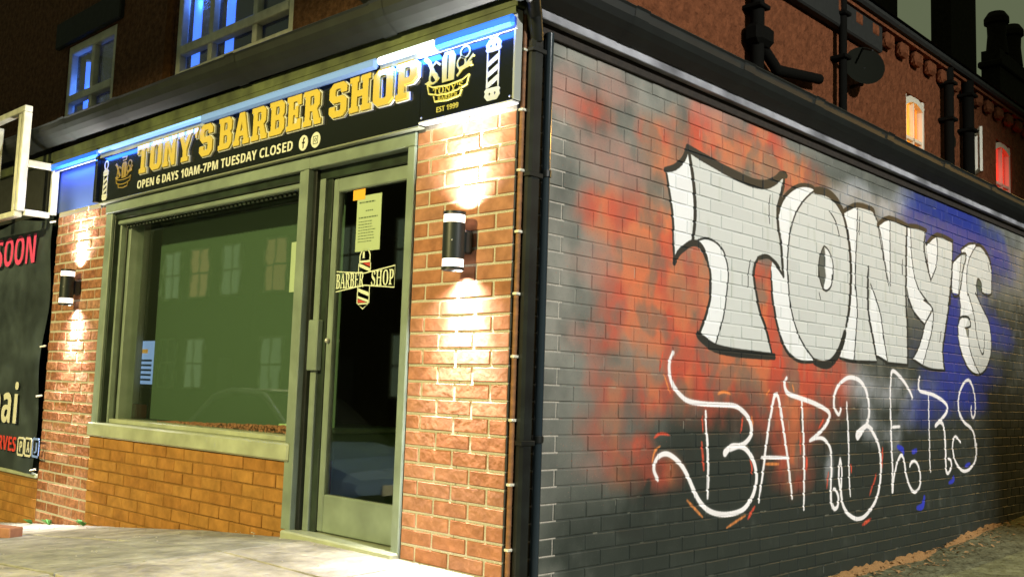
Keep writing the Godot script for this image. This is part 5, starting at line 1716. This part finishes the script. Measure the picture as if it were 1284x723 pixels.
func wall_lamp(x: float, y0: float, label: String) -> void:
	var t := thing("wall_lamp", label, "lamp", Vector3(x, y0, 0.09), "up and down wall lamps on the brick piers")
	var c := Vector3(x, 0, 0.09)
	var r := 0.05
	var blk: Material = mats["lamp_black"]
	var hot := glow("lamp_lens_glow", Color(1.0, 0.93, 0.86), 2.6)
	part(t, "body", MB.new().lathe(c, [[0.0, y0 + 0.05], [r, y0 + 0.05], [r, y0 + 0.212], [0.0, y0 + 0.212]], 28), blk)
	part(t, "upper_lens", MB.new().lathe(c, [[r - 0.002, y0 + 0.2125], [r - 0.002, y0 + 0.2475]], 28), hot)
	part(t, "lower_lens", MB.new().lathe(c, [[r - 0.002, y0 + 0.0145], [r - 0.002, y0 + 0.0495]], 28), hot)
	part(t, "upper_rim", MB.new().lathe(c, [[r - 0.006, y0 + 0.248], [r + 0.001, y0 + 0.248], [r + 0.001, y0 + 0.262], [r - 0.006, y0 + 0.262], [r - 0.006, y0 + 0.248]], 28), blk)
	part(t, "lower_rim", MB.new().lathe(c, [[r - 0.006, y0], [r + 0.001, y0], [r + 0.001, y0 + 0.014], [r - 0.006, y0 + 0.014], [r - 0.006, y0]], 28), blk)
	part(t, "back_plate", MB.new().box(Vector3(x - 0.035, y0 + 0.08, 0.003), Vector3(x + 0.035, y0 + 0.185, 0.05), 0.006), blk)
	part(t, "screw", MB.new().ball(Vector3(x + 0.03, y0 + 0.13, 0.09 + 0.038), 0.004, 8), flat("screw_steel", lin(0.5, 0.5, 0.48), 0.3, 0.6))
	for up in [1.0, -1.0]:
		for k in 2:
			var s := SpotLight3D.new()
			s.name = "beam"
			s.light_color = lin(1.0, 0.94, 0.9)
			s.light_energy = LAMP_E * (1.0 if k == 0 else 0.34)
			s.light_size = 0.012
			s.spot_angle = 33.0 if k == 0 else 68.0
			s.spot_angle_attenuation = 0.9 if k == 0 else 1.2
			s.spot_range = 12.0
			s.shadow_enabled = true
			t.add_child(s, true)
			s.position = Vector3(0, 0.25 if up > 0 else 0.012, -0.036)
			s.rotation = Vector3((PI / 2 - (0.12 if k == 0 else 0.0)) * up, 0, 0)

const LAMP_E := 9.5

func build_wall_lamps() -> void:
	wall_lamp(-0.2785, 1.312, "black cylinder wall lamp shining up and down the pier beside the door")
	wall_lamp(-4.45, 1.302, "black cylinder wall lamp shining up and down the pier beside the banner")

func build_light_trough() -> void:
	var t := thing("led_light_trough", "long pale light trough with blue-white tubes above the black sign", "light", Vector3(-2.3, 2.35, 0.06))
	var y0 := 2.358
	var y1 := 2.428
	grain("trough_metal", lin(0.42, 0.46, 0.52), 0.4, noises["soft_patch"], 0.8)
	part(t, "dim_tube_cover", MB.new().box(Vector3(-2.648, y0 + 0.012, 0.05), Vector3(-0.917, y1 - 0.003, 0.085), 0.012), glow("tube_glow_dim", Color(0.44, 0.58, 0.88), 0.22))
	part(t, "hanger", MB.new().box(Vector3(-4.98, y1 + 0.0005, 0.046), Vector3(0.03, 2.4615, 0.06), 0.001), mats["olive_soffit"])
	for q in [[-4.98, -4.125, 0.75, Color(0.12, 0.4, 1.0), 2.375], [-4.12, -2.652, 0.85, Color(0.5, 0.7, 1.0), 2.39], [-0.913, -0.485, 1.7, Color(0.85, 0.93, 1.0), 2.385], [-0.482, 0.03, 0.7, Color(0.14, 0.42, 1.0), 2.372]]:
		part(t, "tube_cover", MB.new().box(Vector3(q[0], q[4], 0.052), Vector3(q[1], y1 - 0.004, 0.083), 0.012), glow("tube_glow_%d" % int(-q[0] * 100), q[3], q[2]))
		part(t, "trough_back", MB.new().box(Vector3(q[0], y0 + 0.004, 0.0435), Vector3(q[1], y1, 0.0515), 0.001), mats["trough_metal"])
	for q in [[-3.4, 1.4, 1.2], [-0.7, 0.42, 1.6], [-0.22, 0.48, 0.7], [-4.55, 0.8, 1.2]]:
		var l := AreaLight3D.new()
		l.name = "tube_light"
		l.light_color = Color(0.16, 0.4, 1.0)
		l.light_energy = q[2] * TUBE_E
		l.area_size = Vector2(q[1], 0.03)
		l.shadow_enabled = true
		l.area_range = 6.0
		t.add_child(l, true)
		l.position = Vector3(q[0] + 2.3, 0.004, 0.004)
		l.rotation = Vector3(-PI / 2 + 0.5, 0, 0)

const TUBE_E := 0.35

func street_lamp(called_label: String, at: Vector3, head: Vector3, target: Vector3, c: Color, energy: float, angle: float, size := 0.14, added_baffle := false) -> void:
	var t := thing("street_lamp", called_label, "street lamp", at, "")
	var steel := grain("lamp_column", lin(0.09, 0.1, 0.09), 0.5, noises["patch"], 0.6)
	part(t, "column", MB.new().lathe(at, [[0.1, 0.0], [0.1, 0.9], [0.075, 1.0], [0.055, head.y - at.y + 0.1]], 16), steel)
	var top := Vector3(at.x, head.y + 0.12, at.z)
	part(t, "arm", MB.new().tube([top - Vector3(0, 0.1, 0), top, head + Vector3(0, 0.1, 0)], 0.04, 10), steel)
	var d := (target - head)
	d.y = 0.0
	d = d.normalized()
	var xf := Transform3D(Basis.looking_at(d, Vector3.UP), head)
	part(t, "head", MB.new().box(Vector3(-0.16, 0.03, -0.4), Vector3(0.16, 0.16, 0.3), 0.04, xf), steel)
	part(t, "lens", MB.new().box(Vector3(-0.12, 0.0, -0.34), Vector3(0.12, 0.028, 0.2), 0.01, xf), glow("street_lens_%d" % int(c.b * 100), c, 6.0))
	if added_baffle:
		part(t, "added_light_baffle", MB.new().box(Vector3(-0.5, -0.19, -0.52), Vector3(0.5, 0.16, -0.5), 0.004, xf), steel)  # unseen plate added to cut lamp light on the upper storey
		for sx in [-1.0, 1.0]:
			part(t, "added_baffle_arm", MB.new().box(Vector3(sx * 0.14 - 0.01, 0.05, -0.5), Vector3(sx * 0.14 + 0.01, 0.08, -0.39), 0.0, xf), steel)
	var s := SpotLight3D.new()
	s.name = "lamp_light"
	s.light_color = c
	s.light_energy = energy
	s.light_size = size
	s.spot_angle = angle
	s.spot_angle_attenuation = 0.4
	s.spot_range = 60.0
	s.shadow_enabled = true
	t.add_child(s)
	s.position = head + Vector3(0, -0.03, 0) - at
	s.basis = Basis.looking_at((target - head).normalized(), Vector3.UP)

const FRONT_E := 262.0
const SIDE_E := 370.0
const LANE_E := 36.0

func build_street_lamps() -> void:
	street_lamp("tall street lamp with yellow light standing across the front street", Vector3(-0.6, -0.75, 12.8), Vector3(-0.9, 6.4, 11.2), Vector3(-2.8, 0.6, 0.0), lin(1.0, 0.87, 0.36), FRONT_E, 34.0, 0.025, true)
	street_lamp("tall street lamp with white light standing across the side street", Vector3(14.6, -0.55, -1.0), Vector3(13.4, 9.2, -1.4), Vector3(0.0, 1.6, -4.0), lin(1.0, 0.98, 0.94), SIDE_E, 34.0, 0.4)
	street_lamp("short street lamp with amber light at the rear lane end of the painted wall", Vector3(2.4, -0.3, -12.6), Vector3(1.2, 4.9, -11.6), Vector3(0.0, 1.7, -7.4), lin(1.0, 0.55, 0.12), LANE_E, 30.0)

func build_far_side() -> void:
	# terrace across the front street, mirrored in the shop glass
	var fb := grain("facing_brick", lin(0.1, 0.055, 0.03), 0.9, noises["fine"], 0.8)
	for k in 4:
		var x0 := -38.0 + k * 6.6
		var h := thing("facing_house", "two-storey brick house across the front street, %s" % ["with a gold lit upstairs window", "with all its blinds lit pale", "with a lit doorway", "with one lit ground floor window"][k], "house", Vector3(x0, -0.75, 13.6), "houses across the front street")
		part(h, "wall", MB.new().box(Vector3(x0, -0.78, 13.6), Vector3(x0 + 6.58, 6.2, 18.0)), fb)
		var rf := MB.new()
		rf.quad(Vector3(x0, 6.2, 13.3), Vector3(x0 + 6.58, 6.2, 13.3), Vector3(x0 + 6.58, 8.6, 15.8), Vector3(x0, 8.6, 15.8), Vector3.UP)
		rf.quad(Vector3(x0, 6.2, 18.2), Vector3(x0 + 6.58, 6.2, 18.2), Vector3(x0 + 6.58, 8.6, 15.8), Vector3(x0, 8.6, 15.8), Vector3.UP)
		part(h, "roof", rf, mats["slate"])
		var spots := [[0.7, 0.5], [2.6, 0.5], [0.7, 3.6], [2.6, 3.6], [4.7, 3.6]]
		for i in spots.size():
			var a: float = x0 + spots[i][0]
			var y: float = spots[i][1]
			var n := Node3D.new()
			n.name = "window"
			h.add_child(n, true)
			n.position = -h.position
			var lit := (i + k) % 3 != 1
			part(n, "frame", MB.new().box(Vector3(a - 0.06, y - 0.06, 13.54), Vector3(a + 1.16, y, 13.6)).box(Vector3(a - 0.06, y + 1.6, 13.54), Vector3(a + 1.16, y + 1.66, 13.6)).box(Vector3(a - 0.06, y, 13.54), Vector3(a, y + 1.6, 13.6)).box(Vector3(a + 1.1, y, 13.54), Vector3(a + 1.16, y + 1.6, 13.6)).box(Vector3(a + 0.52, y, 13.545), Vector3(a + 0.58, y + 1.6, 13.6)).box(Vector3(a, y + 0.77, 13.548), Vector3(a + 1.1, y + 0.83, 13.6)), mats["white_paint"])
			part(n, "blind", MB.new().box(Vector3(a, y, 13.58), Vector3(a + 1.1, y + 1.6, 13.61)), glow("facing_window_gold", Color(0.95, 0.8, 0.55), 0.5) if (i + k) % 4 == 0 else (glow("facing_window_pale", Color(0.75, 0.85, 0.68), 0.42) if lit else flat("facing_window_dark", lin(0.02, 0.02, 0.02), 0.2)))
		part(h, "door", MB.new().box(Vector3(x0 + 4.8, -0.6, 13.54), Vector3(x0 + 5.7, 1.5, 13.6), 0.02), flat("facing_door", lin(0.05, 0.03, 0.03), 0.4))
	structure("far_pavement", MB.new().box(Vector3(-40, -0.79, 10.0), Vector3(8, -0.7, 13.6)), mats["concrete"])
	# house over the side road: its shade lies on the foot of the far wall
	var g := thing("corner_house", "plain brick house across the side street", "house", Vector3(8.5, -0.6, -9.0))
	part(g, "wall", MB.new().box(Vector3(6.8, -0.8, -15.0), Vector3(11.0, 5.0, -3.6)), fb)
	var gr := MB.new()
	gr.quad(Vector3(6.6, 5.0, -15.2), Vector3(6.6, 5.0, -3.5), Vector3(8.9, 6.2, -3.5), Vector3(8.9, 6.2, -15.2), Vector3.UP)
	gr.quad(Vector3(11.2, 5.0, -15.2), Vector3(11.2, 5.0, -3.5), Vector3(8.9, 6.2, -3.5), Vector3(8.9, 6.2, -15.2), Vector3.UP)
	gr.tri(Vector3(6.6, 5.0, -3.5), Vector3(11.2, 5.0, -3.5), Vector3(8.9, 6.2, -3.5), Vector3.BACK)
	part(g, "roof", gr, mats["slate"])
	part(g, "door", MB.new().box(Vector3(6.74, -0.6, -8.0), Vector3(6.8, 1.7, -5.2), 0.01), mats["dark_frame"])
	build_car()

func build_car() -> void:
	# dark saloon parked at the front kerb, mirrored in the glass; its nose points to +x
	var x0 := -9.5
	var y0 := gy(-7.2, 3.0) - 0.13
	var zc := 3.75
	var c := thing("parked_car", "dark glossy saloon car parked at the front kerb facing the corner", "car", Vector3(x0 + 2.1, y0, zc))
	var paint := flat("blue_sheen_paint", lin(0.15, 0.25, 0.48), 0.12)  # blue LED sheen of the bonnet put into the paint colour
	paint.clearcoat_enabled = true
	paint.clearcoat = 1.0
	# stations along the car: [x, bottom, waist height, half width]
	var st := [[0.0, 0.4, 0.72, 0.62], [0.15, 0.3, 0.86, 0.76], [0.7, 0.24, 0.92, 0.85], [1.5, 0.22, 0.93, 0.88], [2.7, 0.22, 0.92, 0.88], [3.2, 0.22, 0.86, 0.87], [3.8, 0.26, 0.76, 0.82], [4.1, 0.34, 0.66, 0.72], [4.2, 0.42, 0.58, 0.6]]
	var ring := func(s: Array) -> Array:
		var o := []
		for q in [[-0.9, 0.0], [-1.0, 0.3], [-0.98, 0.7], [-0.88, 0.93], [-0.6, 1.0], [0.0, 1.03], [0.6, 1.0], [0.88, 0.93], [0.98, 0.7], [1.0, 0.3], [0.9, 0.0]]:
			o.append(Vector3(x0 + s[0], y0 + lerpf(s[1], s[2], q[1]), zc + q[0] * s[3]))
		return o
	var body := MB.new()
	loft(body, st, ring)
	part(c, "body", body, paint)
	var cab := MB.new()
	var cs := [[0.55, 0.9, 0.93, 0.7], [1.15, 0.9, 1.36, 0.68], [1.6, 0.9, 1.43, 0.68], [2.3, 0.9, 1.4, 0.68], [3.05, 0.88, 0.9, 0.72]]
	var ring2 := func(s: Array) -> Array:
		var o := []
		for q in [[-1.08, 0.0], [-1.0, 0.5], [-0.9, 0.9], [-0.6, 1.0], [0.0, 1.02], [0.6, 1.0], [0.9, 0.9], [1.0, 0.5], [1.08, 0.0]]:
			o.append(Vector3(x0 + s[0], y0 + lerpf(s[1], s[2], q[1]), zc + q[0] * s[3]))
		return o
	loft(cab, cs, ring2)
	part(c, "cabin", cab, flat("car_glass", lin(0.01, 0.012, 0.012), 0.05))
	part(c, "roof_highlight_panel", MB.new().box(Vector3(x0 + 1.3, y0 + 1.44, zc - 0.55), Vector3(x0 + 2.2, y0 + 1.465, zc + 0.55), 0.01), flat("roof_highlight_pale", lin(0.5, 0.53, 0.5), 0.3))  # pale plate stands in for the bright highlight on the roof
	part(c, "added_highlight_bar", MB.new().tube([Vector3(x0 + 0.6, y0 + 0.95, zc - 0.72), Vector3(x0 + 1.2, y0 + 1.36, zc - 0.69), Vector3(x0 + 1.6, y0 + 1.44, zc - 0.68), Vector3(x0 + 2.3, y0 + 1.4, zc - 0.69), Vector3(x0 + 3.0, y0 + 0.95, zc - 0.73)], 0.035, 14), flat("highlight_bar_metal", lin(0.8, 0.8, 0.78), 0.25, 0.9))  # polished bar added so the roof edge catches a lamp highlight
	for q in [[0.85, -0.82], [0.85, 0.82], [3.35, -0.82], [3.35, 0.82]]:
		var w := part(c, "wheel", MB.new().cyl(Vector3(x0 + q[0], y0 + 0.32, zc + q[1] - 0.1), Vector3(x0 + q[0], y0 + 0.32, zc + q[1] + 0.1), 0.32, 0.32, 22), flat("tyre", lin(0.012, 0.012, 0.012), 0.8))
		part(w, "rim", MB.new().cyl(Vector3(x0 + q[0], y0 + 0.32, zc + q[1] - 0.104), Vector3(x0 + q[0], y0 + 0.32, zc + q[1] + 0.104), 0.2, 0.2, 18), flat("rim_alloy", lin(0.4, 0.4, 0.4), 0.3, 0.7))
	for s in [-1.0, 1.0]:
		part(c, "headlight", MB.new().ball(Vector3(x0 + 4.05, y0 + 0.58, zc + s * 0.52), 0.12, 10, Vector3(0.6, 0.5, 1.1)), flat("headlamp_glass", lin(0.7, 0.72, 0.7), 0.08, 0.3))
	part(c, "number_plate", MB.new().box(Vector3(x0 + 4.2, y0 + 0.4, zc - 0.26), Vector3(x0 + 4.22, y0 + 0.51, zc + 0.26), 0.004), flat("plate_white", lin(0.6, 0.6, 0.5), 0.5))

func loft(b: MB, stations: Array, ring: Callable) -> void:
	for i in stations.size() - 1:
		var a: Array = ring.call(stations[i])
		var d: Array = ring.call(stations[i + 1])
		var mid := Vector3.ZERO
		for k in a.size():
			mid += (a[k] + d[k]) / (2.0 * a.size())
		for k in a.size() - 1:
			b.quad(a[k], a[k + 1], d[k + 1], d[k], (a[k] + a[k + 1] + d[k] + d[k + 1]) * 0.25 - mid)
	for e in [0, stations.size() - 1]:
		var r: Array = ring.call(stations[e])
		var h := Vector3(-1 if e == 0 else 1, 0, 0)
		for k in range(1, r.size() - 1):
			b.tri(r[0], r[k], r[k + 1], h)

func build_details() -> void:
	var rng := RandomNumberGenerator.new()
	rng.seed = 303
	# crumbled fillet and dry leaves along the foot of the painted wall
	var m := MB.new()
	var fn := FastNoiseLite.new()
	fn.seed = 6
	fn.frequency = 1.6
	fn.fractal_octaves = 4
	for run in [[2.9, 4.72], [4.9, 6.2]]:
		var rows := []
		for i in 91:
			var s: float = lerpf(run[0], run[1], i / 90.0)
			var k: float = clampf(minf(s - run[0], run[1] - s) * 3.0, 0.0, 1.0)
			var y := gy(0.05, -s)
			var w := 0.01 + k * (0.034 + 0.036 * fn.get_noise_1d(s * 3.0))
			var hh := 0.012 + k * (0.03 + 0.03 * fn.get_noise_1d(s * 4.0 + 50.0))
			var o := []
			for q in [[0.0, 1.0], [0.35, 0.85], [0.7, 0.45], [1.0, -0.3]]:
				o.append(Vector3(0.0005 + w * q[0], y + hh * q[1] + 0.004 * fn.get_noise_2d(s * 30.0, q[0] * 9.0), -s))
			rows.append(o)
		for i in 90:
			for q in 3:
				m.quad(rows[i][q], rows[i + 1][q], rows[i + 1][q + 1], rows[i][q + 1], Vector3(1, 1, 0))
	var fl := solo("mortar_fillet", "crumbled buff mortar fillet along the foot of the painted wall", "mortar", m, grain("buff_mortar", lin(0.42, 0.24, 0.1), 0.95, noises["speck"], 3.0))
	fl.set_meta("kind", "stuff")
	m = MB.new()
	for i in 260:
		var s := rng.randf_range(2.8, 6.4)
		var x := 0.02 + pow(rng.randf(), 2.0) * 0.25
		var y := gy(x, -s) + 0.008 + 0.03 * maxf(0.0, 0.09 - x) / 0.09
		var l := rng.randf_range(0.01, 0.03)
		var xf := Transform3D(Basis.from_euler(Vector3(rng.randf_range(-0.4, 0.4), rng.randf() * TAU, rng.randf_range(-0.4, 0.4))), Vector3(x, y, -s))
		m.quad(xf * Vector3(-l, 0, 0), xf * Vector3(0, 0.003, -l * 0.4), xf * Vector3(l, 0, 0), xf * Vector3(0, 0.003, l * 0.4), Vector3.UP)
	var lf := solo("dry_leaves", "scattered dry leaves on the side pavement at the wall foot", "leaves", m, flat("dry_leaf", lin(0.34, 0.2, 0.08), 0.9))
	lf.set_meta("kind", "stuff")
	# grit on the front pavement
	m = MB.new()
	for i in 110:
		var x := rng.randf_range(-5.5, -0.3)
		var z := 0.02 + pow(rng.randf(), 1.6) * 1.4
		var s := rng.randf_range(0.0015, 0.004)
		m.box(Vector3(-s, 0, -s), Vector3(s, s, s), 0.0, Transform3D(Basis(Vector3.UP, rng.randf() * 3.0), Vector3(x, gy(x, z) + 0.003, z)))
	var gr := solo("grit", "fine loose grit scattered on the front pavement", "grit", m, flat("grit_stone", lin(0.4, 0.38, 0.3), 0.9))
	gr.set_meta("kind", "stuff")
	# weeds at the foot of the left pier
	for q in [[-4.86, 0.05, "below the banner edge"], [-4.55, 0.04, "straight under its lamp"], [-4.0, 0.03, "where the window wall begins"]]:
		var w := thing("weed", "small green weed at the foot of the worn pier, " + q[2], "weed", Vector3(q[0], gy(q[0], q[1]), q[1]), "weeds at the wall foot")
		for i in 9:
			var a := rng.randf() * TAU
			var l := rng.randf_range(0.03, 0.07)
			var d := Vector3(cos(a), 0, absf(sin(a))) * l
			var p := Vector3(q[0], gy(q[0], q[1]) - 0.004, q[1])
			var sd := Vector3(-d.z, 0, d.x) * 0.22
			var lm := MB.new()
			lm.quad(p, p + d * 0.5 + sd + Vector3(0, l * 0.6, 0), p + d + Vector3(0, l * 0.7, 0), p + d * 0.5 - sd + Vector3(0, l * 0.6, 0), Vector3.UP)
			part(w, "leaf", lm, flat("weed_green", lin(0.1, 0.3, 0.08), 0.7))
	# loose brick by the road side of the pavement
	var bk := solo("loose_brick", "single loose orange brick lying on the front pavement", "brick", MB.new().box(Vector3(-0.1125, 0, -0.05), Vector3(0.1125, 0.065, 0.05), 0.006), mats["front_bricks"][2], Vector3(-3.69, gy(-3.69, 0.66) + 0.002, 0.665))
	bk.rotation.y = 0.35
	# coloured papers stuck high in the window
